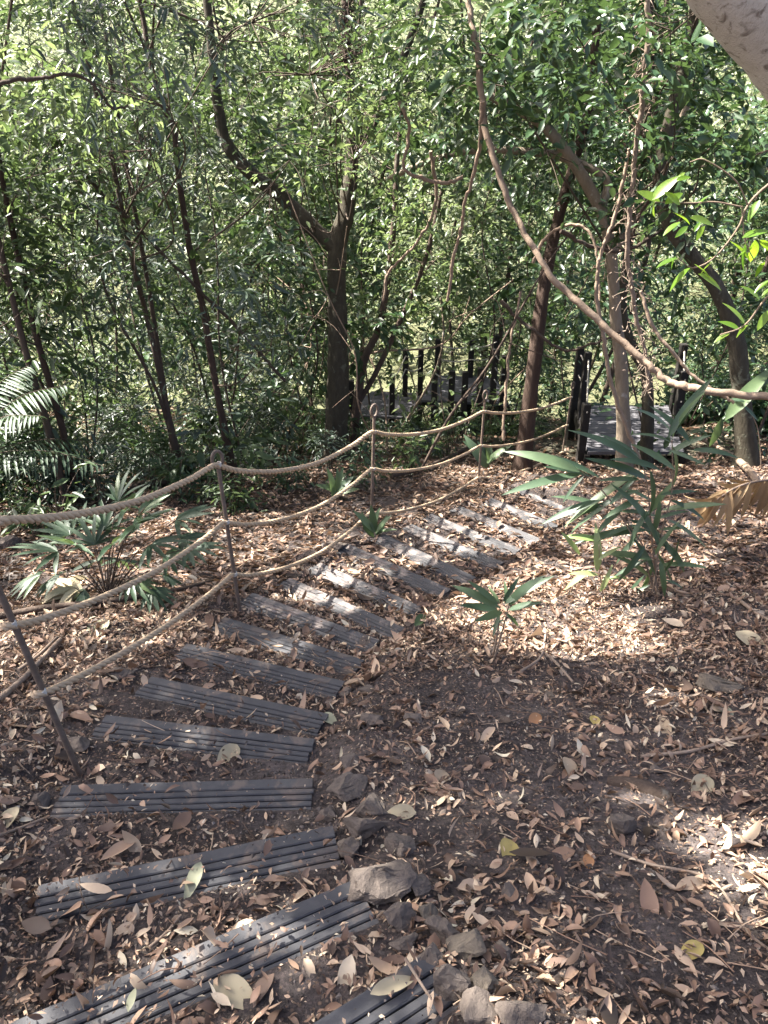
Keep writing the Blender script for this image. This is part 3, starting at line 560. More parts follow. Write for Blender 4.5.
SH = [(20, 500, 1.0, .7, 'leaf_dark', .11, .3), (130, 468, .9, .6, 'leaf_blue', .10, .24), (205, 455, .8, .55, 'leaf_mid', .08, .45), (265, 440, 1.0, .6, 'leaf_blue', .09, .24), (300, 425, .8, .55, 'leaf_mid', .08, .45),
      (375, 425, .55, .5, 'leaf_blue', .08, .4), (410, 432, .4, .4, 'leaf_mid', .07, .45), (452, 428, .4, .45, 'leaf_dark', .09, .4), (500, 425, .5, .4, 'leaf_dark', .09, .4), (530, 415, .6, .5, 'leaf_mid', .09, .4), (550, 400, 1.1, .5, 'leaf_mid', .09, .4), (690, 425, .7, .6, 'leaf_dark', .11, .42), (722, 415, .9, .7, 'leaf_dark', .11, .42),
      (760, 430, .9, .6, 'leaf_dark', .12, .4), (330, 430, .4, .4, 'leaf_dark', .07, .45), (165, 470, .5, .5, 'leaf_dark', .09, .3), (60, 505, .6, .5, 'leaf_blue', .10, .24), (240, 462, .35, .4, 'leaf_dark', .07, .4), (610, 385, 1.4, .7, 'leaf_dark', .11, .4), (690, 390, 1.5, .8, 'leaf_dark', .12, .4),
      (110, 440, 1.6, .9, 'leaf_mid', .10, .35), (220, 420, 1.5, .8, 'leaf_blue', .10, .26), (290, 400, 1.6, .8, 'leaf_mid', .09, .42), (30, 450, 1.7, .9, 'leaf_dark', .11, .3), (400, 370, 1.6, .9, 'leaf_yellow', .11, .42), (470, 355, 1.8, .9, 'leaf_mid', .11, .42), (540, 360, 1.7, .8, 'leaf_mid', .11, .42)]
slab = {'leaf_dark': 'low dark leafy shrub at the edge of the undergrowth', 'leaf_blue': 'low shrub with narrow grey green leaves beyond the rope handrail', 'leaf_mid': 'low mid green shrub in the undergrowth beyond the path', 'leaf_yellow': 'low yellow green shrub left of the distant boardwalk'}
for k, (u, v, h, w, mt, L, asp) in enumerate(SH):
    shrub('shrub', slab[mt], u, v, h, w, mt, L, asp, {'leaf_dark': 'dark undergrowth shrubs', 'leaf_blue': 'grey green undergrowth shrubs', 'leaf_mid': 'mid green undergrowth shrubs', 'leaf_yellow': 'yellow green undergrowth shrubs'}[mt], ncl=26)
# ------------------------------------------------------------------ palms and ferns
def frond(mb, rach, nlf, ll, lw, mi_l=0, mi_s=1, droop=.3, rr=.006, v0=.12, ang=.9):
    c = spline(rach, 26); tube(mb, c, [rr, rr * .35], 5, mi_s)
    t, u, w = frames(c); k = np.interp(np.linspace(v0, .99, nlf), np.linspace(0, 1, 26), np.arange(26)); i = k.astype(int); i = np.minimum(i, 24); fr = (k - i)[:, None]
    pos = c[i] * (1 - fr) + c[i + 1] * fr; tt = t[i]; side = nrm(np.cross(tt, np.array([0, 0, 1.])))
    nv = np.cross(side, tt); nv = np.where(nv[:, 2:3] < 0, -nv, nv)
    q = np.linspace(0, 1, nlf); le = ll * (np.sin(np.pi * (q * .8 + .16)) ** .7)
    for sg in (1, -1):
        d = tt * (1 - ang * .55) + side * sg * ang + np.array([0, 0, -droop]) + rng.normal(size=(nlf, 3)) * .06
        leaves(mb, pos, d, nv, le * rng.uniform(.85, 1.1, nlf), np.full(nlf, lw), mi_l, rng.random(nlf), .3, .25, 3)
LP = [(60, 530), (105, 512), (160, 482), (20, 530), (215, 480), (250, 455), (310, 445), (360, 450), (180, 500), (300, 455), (255, 470), (340, 452), (400, 445), (430, 455), (460, 440), (505, 445), (330, 470), (285, 490), (410, 470), (150, 490), (205, 500), (235, 510), (540, 432), (350, 485), (445, 462), (270, 452), (190, 478), (120, 488), (380, 440), (480, 435), (520, 440)]
for k, (u, v) in enumerate(LP): shrub('ground_plant', 'low leafy plant sprouting from the litter just beyond the rope handrail', u, v, rng.uniform(.25, .75), rng.uniform(.22, .42), ['leaf_mid', 'leaf_blue', 'leaf_dark'][k % 3], rng.uniform(.06, .11), .32, 'low plants in the litter beyond the rope handrail', per=9, ncl=9, cat='plant', stems=4)
def palm(name, label, base, fronds, nlf, ll, lw, cat='palm', mat='frond', droop=.3, group=None):
    root = empty(name, base, label, cat, group)
    for r in fronds:
        b = MB(); frond(b, r, nlf, ll, lw, 0, 1, droop); b.build('frond', [M[mat], M['twig']], root)
    return root
def arch(base, az, ln, el, sag=.5):
    d = np.array([math.cos(az), math.sin(az), 0]); pts = []
    for t in (0, .33, .66, 1): pts.append(np.asarray(base) + d * ln * t * math.cos(el) + np.array([0, 0, ln * (math.sin(el) * t - sag * t * t)]))
    return pts
pb = G(-25, 520); pb2 = pb + np.array([-.05, 0, .5])
palm('palm', 'grey green feather palm at the left edge, arching over dark undergrowth', pb, [arch(pb2, a, 1.75 * s, e_, .42) for a, s, e_ in ((.15, 1.05, .95), (-.35, 1.0, .9), (.6, 1, 1.1), (1.3, .9, 1.0), (-.9, .9, .75), (-.1, .9, .5), (.4, .85, .45), (2.2, .8, 1.), (-1.6, .8, .8))], 26, .34, .024)
for o in [q for q in COL.objects if q.name == 'palm']:
    b = MB(); tube(b, spline([pb - np.array([0, 0, .1]), (pb + pb2) / 2 + np.array([.02, 0, 0]), pb2 + np.array([0, 0, .03])], 12), [.07, .05], 9, lump=.3); b.build('trunk', M['bark_brown'], o)
for (u, v, n_, ln, lab) in ((120, 475, 6, .8, 'small feathery fern between the dark trunk pair and the grey trunk'), (275, 432, 6, .8, 'feathery fern left of the mossy forked trunk'), (375, 408, 6, .7, 'feathery fern right of the mossy forked trunk'), (30, 450, 8, 1.3, 'tall fern behind the feather palm')):
    g = G(u, v); palm('fern', lab, g, [arch(g, rng.uniform(0, 6.28), ln * rng.uniform(.8, 1.1), rng.uniform(.7, 1.1), .6) for _ in range(n_)], 22, ln * .24, .018, 'fern')
tb = G(742, 402); tt_ = tb + np.array([.2, .3, 1.25])
root = palm('tree_fern', 'blue grey tree fern in shade behind the leaning trunk', tb, [arch(tt_, a, 1.5, e_, .75) for a, e_ in ((3.1, .6), (3.6, .5), (2.6, .7), (4.2, .45), (4.8, .5), (5.5, .5), (.5, .6), (1.6, .7), (3.3, .2), (4.0, .15))], 30, .30, .022, 'fern')
b = MB(); tube(b, spline([tb, (tb + tt_) / 2 + np.array([.03, 0, 0]), tt_], 12), .06, 8, lump=.2); b.build('trunk', M['bark_brown'], root)
tb = G(590, 372); tt_ = tb + np.array([.6, .3, 1.3])
palm('tree_fern', 'feathery fern crown behind the pale crooked trunk', tb, [arch(tt_, a, 1.2, e_, .7) for a, e_ in ((3.1, .6), (3.8, .5), (4.5, .45), (5.3, .5), (.4, .6), (1.8, .7), (2.5, .3))] , 26, .24, .02, 'fern')
# ------------------------------------------------------------------ vines
def vine(name, label, px, Ys, r, mat='vine', extra=None):
    n = len(px); yy = np.interp(np.linspace(0, 1, n), np.linspace(0, 1, len(Ys)), Ys)
    pts = [P(u, v, y) for (u, v), y in zip(px, yy)]
    b = MB(); c = spline(pts, 16 * n); am = r[0] * depth(pts[n // 2]) / F; qq = np.arange(len(c)) * .42; c = c + am * 1.6 * np.stack([fbm(qq, qq * 0 + j * 7 + n, 3, 60 + j) for j in range(3)], 1) + am * 2.5 * np.stack([fbm(qq * .25, qq * 0 + j * 5 + n, 2, 70 + j) for j in range(3)], 1); tube(b, c, [q * depth(pts[n // 2]) / F for q in r], 7, lump=.34, seed=len(px)); 
    if extra: extra(b, c)
    o = b.build(name, M[mat], origin=pts[-1]); tag(o, label, 'vine'); return o
vine('liana', 'long pale liana sweeping from the top down to the right edge', [(466, -60), (470, 0), (476, 50), (484, 110), (500, 180), (530, 245), (570, 295), (620, 340), (660, 375), (700, 390), (768, 396), (830, 396)], [6.6, 6.2, 5.6, 5.0], [2.6, 3.2, 3.4, 3.6])
vine('liana', 'thin pale vine hanging in front of the crooked trunk', [(628, 150), (619, 200), (606, 240), (598, 268), (597, 300), (604, 345), (612, 385), (626, 425), (640, 462)], [6.6, 6.6], [1.6, 2.0, 2.2])
def tend(b, c):
    for _ in range(150):
        k = rng.integers(0, len(c) - 1); a = c[k]; d = rdir(1)[0] * np.array([1, 1, .7]) * rng.uniform(.04, .2); tube(b, spline([a, a + d * .5 + rng.normal(size=3) * .03, a + d + np.array([0, 0, -.05])], 5), .0028, 4, cap=False)
    n_ = 420; k = rng.integers(0, len(c), n_); p = c[k] + rng.normal(size=(n_, 3)) * .085; leaves(b, p, rdir(n_), rdir(n_), rng.uniform(.02, .05, n_), .014, 0, rng.random(n_), .4, .3, 2)
vine('dried_vine', 'dry brown vine with curled tendrils hanging above the crooked trunk', [(650, -40), (647, 40), (641, 110), (634, 180), (628, 230), (632, 290), (645, 350), (650, 390)], [6.4, 6.8], [2.2, 2.4, 2.0], 'stick', tend)
vine('liana', 'short vine curling down from the top centre past the level branch', [(482, 100), (479, 150), (466, 205), (458, 240), (448, 300)], [6.2, 6.8], [2.0, 1.8, 1.6])
vine('liana', 'looping thin vine under the left end of the level branch', [(398, 100), (410, 130), (404, 165), (420, 178), (445, 182), (462, 176)], [7, 7.2], [1.8, 1.8])
vine('hanging_root', 'reddish dry strands hanging from the top centre', [(348, -30), (345, 10), (347, 45), (343, 70)], [7.5, 7.5], [2.5, 2.5, 1.5], 'bark_red', tend)
vine('liana', 'thin straight stem rising right of the second looped post', [(503, 440), (505, 400), (510, 350), (520, 290)], [8.0, 8.3], [1.6, 1.4])
for lab, px, Ys, r in (('pale bowed branch arching over the dark deck posts', [(532, 262), (552, 232), (585, 228), (598, 262), (600, 300)], [7.6, 7.2], [1.8, 1.6, 1.2]), ('thin branch crossing behind the dried vine', [(560, 230), (610, 250), (655, 235), (700, 205)], [7.4, 7.8], [2.2, 1.6]),
                      ('knotted pale twig drooping at the left end of the level branch', [(430, 150), (436, 200), (420, 240), (392, 268), (384, 300)], [7.8, 8.2], [1.8, 1.4, 1.2]), ('thin vine slanting from the top right down behind the lichened trunk', [(768, 150), (735, 165), (690, 170), (650, 200), (630, 240)], [7, 7.6], [1.6, 1.4]),
                      ('pale vine looping under the long liana near the right edge', [(640, 290), (655, 330), (690, 372), (716, 392), (735, 402)], [5.6, 5.3], [1.8, 1.6]), ('bare branch slanting across the dark trunk', [(500, 300), (540, 335), (575, 350), (620, 330)], [8.4, 8.], [1.8, 1.2]),
                      ('thin dark branch crossing the upper left leaves', [(-10, 85), (40, 78), (85, 78), (112, 108), (130, 105)], [5.2, 5.4], [2.2, 1.6, 1.2]), ('long thin branch slanting down through the left saplings', [(80, 170), (150, 240), (220, 310), (285, 380)], [7.5, 8.2], [1.6, 1.8])):
    vine('bare_branch', lab, px, Ys, r, 'vine' if 'pale' in lab else 'bark_brown')
# ------------------------------------------------------------------ bright leafy branch at the right edge
root = empty('leafy_branch', P(800, 165, 3.2), 'sunlit twig with glossy bright green leaves reaching in from the right edge', 'branch')
b = MB()
for px, r in (([(800, 165), (768, 185), (748, 205), (738, 228), (715, 257), (693, 268), (678, 258)], [.006, .004, .0025]), ([(742, 207), (715, 202), (690, 203), (655, 202)], [.004, .002]), ([(748, 205), (735, 180), (705, 160), (690, 162)], [.003, .002]), ([(800, 290), (770, 295), (745, 325), (720, 335)], [.005, .003]), ([(742, 207), (745, 240), (755, 262)], [.003, .002])):
    tube(b, spline([P(u, v, 3.2) for u, v in px], 20), r, 6)
b.build('twig', M['vine'], root)
b = MB(); pos = []; dd = []; LL = []
for (u0, v0, u1, v1) in [(660, 202, 640, 190), (655, 200, 652, 215), (652, 200, 676, 176), (676, 182, 684, 172), (676, 180, 690, 176), (665, 204, 682, 192), (680, 205, 668, 192), (672, 212, 690, 220), (690, 218, 714, 222), (698, 205, 706, 196), (705, 226, 695, 240), (680, 222, 664, 232), (688, 226, 676, 236), (694, 232, 700, 222),
                         (678, 258, 658, 264), (676, 256, 670, 268), (690, 268, 668, 288), (694, 264, 712, 276), (704, 262, 712, 256), (712, 262, 700, 272), (698, 274, 722, 286), (750, 262, 735, 240), (742, 238, 768, 228), (748, 240, 740, 268), (755, 240, 752, 262), (760, 240, 772, 250), (756, 245, 738, 254), (760, 200, 748, 218),
                         (745, 325, 728, 302), (748, 325, 735, 336), (760, 300, 745, 285), (762, 298, 772, 285), (770, 310, 758, 328), (740, 330, 722, 320), (730, 333, 715, 340), (765, 262, 755, 275), (770, 280, 755, 290)]:
    jit = rng.uniform(-.06, .06); a = P(u0, v0, 3.2 + jit); e_ = P(u1, v1, 3.2 + jit + rng.uniform(-.04, .04)); pos.append(a); dd.append(e_ - a); LL.append(np.linalg.norm(e_ - a) * 1.15)
pos, dd, LL = np.array(pos), np.array(dd), np.array(LL)
leaves(b, pos, dd, np.array([-.3, -.4, 1.]) + rng.normal(size=pos.shape) * .35, LL, LL * .36, 0, rng.random(len(pos)), .25, .15, 6); b.build('foliage', M['leaf_bright'], root)
# ------------------------------------------------------------------ foreground strap leaved plants
def strap_plant(name, label, base_px, stems, lv, wr, mat, group=None, dy=.25, rs=.006, cat='plant', Yoff=0.):
    g = G(*base_px); root = empty(name, g, label, cat, group); Yb = g[1]
    for s in stems:
        b = MB(); pts = [g + np.array([rng.normal() * .02, rng.normal() * .02, -.02])] + [P(u, v, Yb + Yoff) for u, v in s]; tube(b, spline(pts, 16), [rs, rs * .5], 6); b.build('stem', M['vine'], root)
    for (u0, v0, u1, v1) in lv:
        y0 = Yb + Yoff + rng.uniform(-.08, .08); a = P(u0, v0, y0); e_ = P(u1, v1, y0 + rng.uniform(-dy, dy * .4)); d = e_ - a; L = np.linalg.norm(d) * 1.04
        b = MB(); leaves(b, a[None], d[None], np.array([[rng.normal() * .35, -.55 + rng.normal() * .2, 1.]]), np.array([L]), np.array([L * wr * rng.uniform(.85, 1.15)]), 0, np.array([rng.random()]), .28, rng.uniform(.10, .42), 10); b.build('leaf', M[mat], root)
    return root
strap_plant('strap_leaf_plant', 'tall clump of long grey green strap leaves right of the upper steps', (655, 592), [[(652, 540), (648, 490), (640, 455)], [(660, 540), (672, 490), (672, 440)], [(640, 550), (610, 500), (580, 470)], [(650, 560), (625, 520), (600, 505)]],
            [(672, 440, 688, 388), (668, 438, 706, 374), (674, 436, 648, 398), (670, 442, 640, 424), (648, 470, 588, 414), (650, 480, 596, 452), (640, 458, 606, 428), (690, 442, 660, 402), (692, 450, 742, 448), (668, 450, 706, 462), (672, 445, 690, 500), (650, 470, 662, 520), (640, 480, 600, 476),
             (580, 472, 514, 440), (600, 478, 538, 444), (582, 474, 504, 486), (590, 476, 548, 462), (584, 476, 560, 500), (600, 505, 556, 490), (604, 508, 566, 528), (610, 505, 640, 470), (620, 512, 668, 508), (630, 520, 690, 540), (645, 530, 700, 560), (640, 535, 610, 560), (650, 545, 684, 590), (645, 545, 620, 585), (655, 555, 672, 520), (660, 550, 646, 505), (655, 575, 640, 535), (660, 575, 690, 548), (650, 578, 625, 552), (664, 580, 690, 585), (640, 500, 604, 512), (660, 495, 700, 486), (655, 520, 690, 505), (650, 510, 620, 545), (640, 490, 585, 505), (660, 540, 700, 575), (648, 560, 610, 575), (660, 560, 668, 600), (652, 565, 640, 605), (670, 500, 712, 515), (675, 470, 640, 440), (660, 470, 620, 450), (668, 520, 715, 545), (645, 575, 620, 600), (630, 500, 590, 535), (615, 500, 575, 515), (660, 500, 655, 545), (668, 455, 700, 430), (652, 560, 600, 545), (660, 565, 712, 560), (648, 530, 580, 530), (662, 510, 725, 500), (640, 470, 560, 520), (655, 540, 640, 480), (600, 500, 540, 520), (660, 585, 690, 600), (650, 585, 615, 600), (655, 505, 628, 480), (648, 515, 672, 480), (640, 525, 600, 530), (658, 530, 690, 525)], .125, 'strap', dy=.14)
strap_plant('strap_leaf_plant', 'small clump of dark strap leaves at the inner bend of the steps', (497, 658), [[(498, 630), (500, 606)], [(502, 632), (510, 600)]],
            [(500, 608, 454, 582), (498, 604, 470, 580), (505, 604, 548, 572), (508, 606, 530, 576), (503, 602, 519, 578), (498, 610, 463, 603), (502, 612, 480, 618), (506, 604, 507, 580), (500, 604, 488, 584), (508, 610, 540, 600), (500, 614, 492, 636), (505, 612, 522, 628), (504, 620, 486, 626)], .16, 'strap', dy=.2)
strap_plant('strap_leaf_plant', 'pale yellowish strap leaves in the sun between the two dark clumps', (600, 600), [[(600, 575), (599, 545)]],
            [(598, 540, 567, 532), (580, 555, 564, 532), (597, 572, 600, 530), (598, 560, 618, 545), (592, 570, 560, 588), (598, 575, 572, 570), (602, 580, 626, 572), (600, 592, 612, 570)], .17, 'strap_pale', dy=.1, rs=.004)
strap_plant('broad_leaf_plant', 'broad light green leaves at the right edge beside the lichened trunk', (764, 470), [[(758, 430), (745, 402)]],
            [(725, 420, 772, 362), (735, 398, 776, 372), (722, 418, 712, 450), (745, 402, 728, 396), (742, 405, 760, 420)], .22, 'strap', dy=.1)
# left rosette with fan leaves
g = G(108, 600); root = empty('fan_leaf_plant', g, 'glossy plant with fan shaped leaves beneath the top rope at left', 'plant')
for (u, v, s) in ((58, 552, .30), (85, 522, .26), (118, 502, .26), (150, 545, .30), (176, 520, .26), (135, 525, .28), (162, 575, .24), (98, 560, .28), (40, 575, .25), (120, 560, .3), (188, 548, .24), (75, 545, .25), (104, 530, .25), (150, 500, .2), (130, 580, .22), (85, 590, .22), (70, 535, .26), (140, 515, .24), (165, 555, .26), (112, 545, .26), (60, 575, .24), (180, 540, .22), (125, 510, .24), (95, 545, .26), (150, 590, .2)):
    b = MB(); t = P(u, v, g[1] + rng.uniform(-.2, .35)); tube(b, spline([g, (g + t) / 2 + np.array([0, 0, .08]), t], 10), [.004, .0025], 5, 1)
    out = nrm(t - g - np.array([0, 0, .25])); sd_ = nrm(np.cross(out, np.array([0, 0, 1.]))); m_ = 8; a = np.linspace(-1.25, 1.25, m_)
    d = np.cos(a)[:, None] * out + np.sin(a)[:, None] * sd_ + np.array([0, 0, -.15]); leaves(b, np.repeat(t[None], m_, 0), d, np.tile(np.array([[0, -.2, 1.]]), (m_, 1)) + rng.normal(size=(m_, 3)) * .2, s * (1 - .25 * np.abs(a) / 1.25), .032, 0, rng.random(m_), .3, .2, 5)
    b.build('fan_leaf', [M['strap'] if rng.random() < .55 else M['frond'], M['twig']], root)
# seedlings
for (u, v, lab) in ((375, 540, 'green seedling at the foot of the second looped rope post'), (420, 632, 'single bright green seedling right of the mid steps'), (488, 470, 'pale seedling behind the third looped rope post'), (335, 500, 'seedling with strap leaves behind the rope fence'), (300, 720, 'tiny seedling')):
    if lab == 'tiny seedling': continue
    g = G(u, v); lv = [(u + rng.uniform(-3, 3), v - rng.uniform(2, 10), u + rng.uniform(-22, 22), v - rng.uniform(14, 34)) for _ in range(8)]
    if 'single' in lab: lv = [(u, v, u - 12, v - 5), (u, v, u + 12, v - 4), (u, v - 2, u + 3, v - 12)]
    strap_plant('seedling', lab, (u, v), [], lv, .26, 'strap' if 'single' not in lab else 'leaf_mid', dy=.06)
# dead palm leaf (right) and cream husk (left)
g = G(738, 545); root = empty('dead_palm_leaf', g, 'curled brown dead palm leaf lying on a branch at the right edge', 'dead leaf')
b = MB(); tube(b, spline([P(800, 478, g[1] - .1), P(765, 480, g[1] - .15), P(735, 488, g[1] - .2), P(706, 508, g[1] - .25)], 14), [.010, .005], 6); b.build('stalk', M['stick'], root)
b = MB(); pts = spline([P(785, 478, g[1] - .12), P(750, 482, g[1] - .18), P(712, 500, g[1] - .25)], 17)
for sg, tgt in ((1, (-.12, -.1, -1.)), (-1, (-.4, .3, -.8))):
    leaves(b, pts, np.tile(np.array([tgt]), (17, 1)) + rng.normal(size=(17, 3)) * .25, np.tile(np.array([[-.3, -1, .2]]), (17, 1)) + rng.normal(size=(17, 3)) * .4, rng.uniform(.24, .36, 17), rng.uniform(.04, .06, 17), 0, rng.random(17), .5, .25, 6)
b.build('leaflet', M['dry_frond'], root)
g = G(62, 598); b = MB()
for k in range(16):
    a = rng.uniform(2.2, 5.6); st = g + np.array([.08 + rng.normal() * .03, rng.normal() * .05, .03 + rng.random() * .05]); d = np.array([math.cos(a), math.sin(a) * .8, .35 + rng.normal() * .15]); leaves(b, st[None], d[None], np.array([[0, -.3, 1.]]), rng.uniform(.14, .22, 1), rng.uniform(.04, .06, 1), 0, rng.random(1), .4, .55, 7)
tag(b.build('dried_husk', M['cream_husk'], origin=g), 'curled cream coloured dry husk lying on the leaf litter at left', 'dry husk')
# ------------------------------------------------------------------ steps
def slat(mb, c, t, n, up, Ln, w, sd):
    m = 22; q = np.linspace(-.5, .5, m); zz = fbm(q * 3 + sd, q * 0 + sd, 2, 3) * .004; nn = fbm(q * 4 + sd, q * 0 + sd + 9, 2, 4) * .003
    h = w / 2; ww = h + fbm(q * 30 + sd, q * 0 + 4, 2, 5) * .003; bv = .0035; pr = []
    for (a, b_) in ((-1, -.035), (-1, -bv), (-1, 0), (1, 0), (1, -bv), (1, -.035)):
        off = (ww - (bv if b_ == 0 else 0)) * a
        pr.append(c + t * (q * Ln)[:, None] + n * (off + nn)[:, None] + up * (zz + b_)[:, None])
    v = np.stack(pr, 1); i = np.arange(m - 1)[:, None] * 6; j = np.arange(6)[None]; k2 = (j + 1) % 6
    mb.add(v.reshape(-1, 3), np.stack([i + j, i + k2, i + 6 + k2, i + 6 + j], -1).reshape(-1, 4))
    for e_, od in ((0, 1), (m - 1, -1)):
        mb.add(v[e_], [[0, 5, 4, 1][::od], [1, 4, 3, 2][::od]])
TL = ['slatted tread cut by the bottom frame edge beside the last stones', 'long slatted tread running out of the bottom left corner', 'slatted tread second above the bottom left corner, half buried in soil', 'level slatted tread at the foot of the leaning rope post',
      'slatted tread next beyond the leaning rope post', 'slatted tread second beyond the leaning rope post', 'slatted tread third beyond the leaning rope post', 'slatted tread just before the foot of the first looped rope post', 'pale sunlit dusty tread crossed by the rope post shadow', 'sunlit tread just beyond the rope post shadow',
      'tread beside the dark flat stone by the path', 'tread at the foot of the second looped rope post', 'tread just beyond the second looped rope post', 'dusty sunlit tread halfway between the second and third looped posts', 'sunlit tread third beyond the second looped post', 'sunlit tread just before the third looped rope post', 'tread partly hidden by the strap leaved plant', 'topmost far tread before the timber landing']
for k, (A, B) in enumerate(TR):
    t = B - A; Ln = np.linalg.norm(t); t /= Ln; n = np.array([t[1], -t[0], 0.]); 
    if n[1] > 0: n = -n                      # towards the camera
    up = np.array([0, 0, 1.]); mid = (A + B) / 2
    root = empty('step_tread', mid, TL[k], 'step', 'slatted treads of the garden steps')
    b = MB(); o = 0.0; tw = rng.normal() * .006
    for w_ in (.045, .0235, .0235, .0235, .033):
        c = mid + n * (o + w_ / 2) - up * .0175 + up * tw * 0; dx = rng.uniform(-.006, .006)
        slat(b, c + t * dx, t, n, up, Ln, w_, k * 7.3 + o * 90); o += w_ + .0045
    b.build('slats', M['plastic_sunlit_dusty' if k > 7 else 'plastic'], root, smooth=False)
    for q in (-.46, 0, .46):
        b = MB(); box(b, mid + t * q * Ln + n * .08 - up * .056, t * .022, n * .078, up * .02, 0, .003); b.build('bearer', M['plastic_dark'], root, smooth=False)
    b = MB(); box(b, mid + n * .018 - up * .085, t * (Ln / 2 - .004), n * .016, up * .048, 0, .003); b.build('riser', M['plastic_dark'], root, smooth=False)
# ------------------------------------------------------------------ rope posts and ropes
def post(label, base_px, top_px, hgt=.95, lean=(0, 0)):
    g = G(*base_px); top = g + np.array([lean[0], lean[1], hgt])
    root = empty('rope_post', g, label, 'post', 'metal posts of the rope handrail')
    b = MB(); d = nrm(top - g); tube(b, spline([g - d * .12, (g + top) / 2, top], 10), .0115, 10); b.build('rod', M['rod'], root)
    b = MB(); a = np.linspace(0, 2 * math.pi, 22); c = top + d * .05; x_ = nrm(np.cross(d, np.array([0.6, -.8, 0]))); ring = c + .030 * np.cos(a)[:, None] * x_ + .046 * np.sin(a)[:, None] * d; tube(b, ring, .0095, 7, cap=False); b.build('eye_loop', M['rod'], root)
    return root, g, top, d
P0b = G(80, 775); P0lean = P(-34, 515, P0b[1] - .1) - P0b
posts = [post('leaning bare rod at the left edge carrying the ropes', (80, 775), None, float(P0lean[2]), (float(P0lean[0]), float(P0lean[1]))),
         post('first looped rope post along the steps, left of the dusty sunlit treads', (240, 614), None, .93, (-.03, -.02)), post('second looped rope post along the steps, in front of the mossy forked trunk', (371, 533), None, .95, (.03, .02)),
         post('third looped rope post, below the distant boardwalk', (478, 484), None, .9, (.02, .02)), post('farthest looped rope post beside the timber landing', (562, 455), None, .9, (.05, .05))]
def att(i, u, v):                       # nearest point of post i to the pixel's ray
    _, g, top, d = posts[i]; best = None
    for h in np.linspace(-.02, 1.05, 216):
        q = g + (top - g) * h; pu, pv = proj(q[None]); e_ = abs(pv[0] - v)
        if best is None or e_ < best[0]: best = (e_, q)
    return best[1]
AT = [[(-38, 515), (216, 464), (376, 431), (489, 411), (577, 397)], [(24, 622), (225, 521), (374, 468), (484, 445), (571, 425)], [(58, 690), (233, 573), (373, 512), (480, 477), (566, 452)]]
SAG = [[.035, .05, .03, .02], [.03, .05, .03, .02], [.02, .05, .03, .02]]
RL = ['topmost twisted rope of the handrail', 'middle twisted rope of the handrail', 'lowest twisted rope of the handrail near the ground']
for k in range(3):
    pts = []
    A_ = [att(i, u, v) for i, (u, v) in enumerate(AT[k])]
    off = np.array([.0, -.02, 0])
    if k == 0: pts.append(A_[0] + np.array([-1.3, .1, .02]))
    else: pts.append(A_[0] + np.array([-.03, -.015, .0]))
    for i in range(len(A_)):
        p = A_[i] + off; 
        pts += [p]
        if i < len(A_) - 1:
            q = A_[i + 1] + off
            for f, s in ((.1, .45), (.3, .9), (.55, 1.0), (.8, .55), (.93, .12)): pts.append(p + (q - p) * f - np.array([0, 0, SAG[k][i] * s * np.linalg.norm(q - p) * 1.4]))
    rough = spline(pts, 600); s = np.r_[0, np.cumsum(np.linalg.norm(np.diff(rough, axis=0), axis=1))]; n_ = int(s[-1] / .006)
    c = np.stack([np.interp(np.linspace(0, s[-1], n_), s, rough[:, j]) for j in range(3)], 1)
    t, u, w = frames(c); ss = np.linspace(0, s[-1], n_); b = MB(); R = .0155 if k == 0 else .0135
    for q in range(3):
        ph = 2 * math.pi * (ss / .115) + q * 2 * math.pi / 3
        st = c + (R * .52) * (np.cos(ph)[:, None] * u + np.sin(ph)[:, None] * w); tube(b, st, R * .56, 6)
    o = b.build('handrail_rope', M['rope'], origin=A_[0]); tag(o, RL[k], 'rope', 'ropes of the handrail')
    for i in range(len(A_)):             # pale ties hold the rope to each post
        tb_ = MB(); a = np.linspace(0, 2 * math.pi * 3, 40); _, g_, top_, d_ = posts[i]
        x_ = nrm(np.cross(d_, np.array([1., .2, 0]))); y_ = np.cross(d_, x_)
        tube(tb_, A_[i] + off * .5 + (.0135 if i == 0 else .018) * (np.cos(a)[:, None] * x_ + np.sin(a)[:, None] * y_) + d_ * np.linspace(-.011, .011, 40)[:, None], .0032, 5)
        tb_.build('tie', M['cable'], posts[i][0])
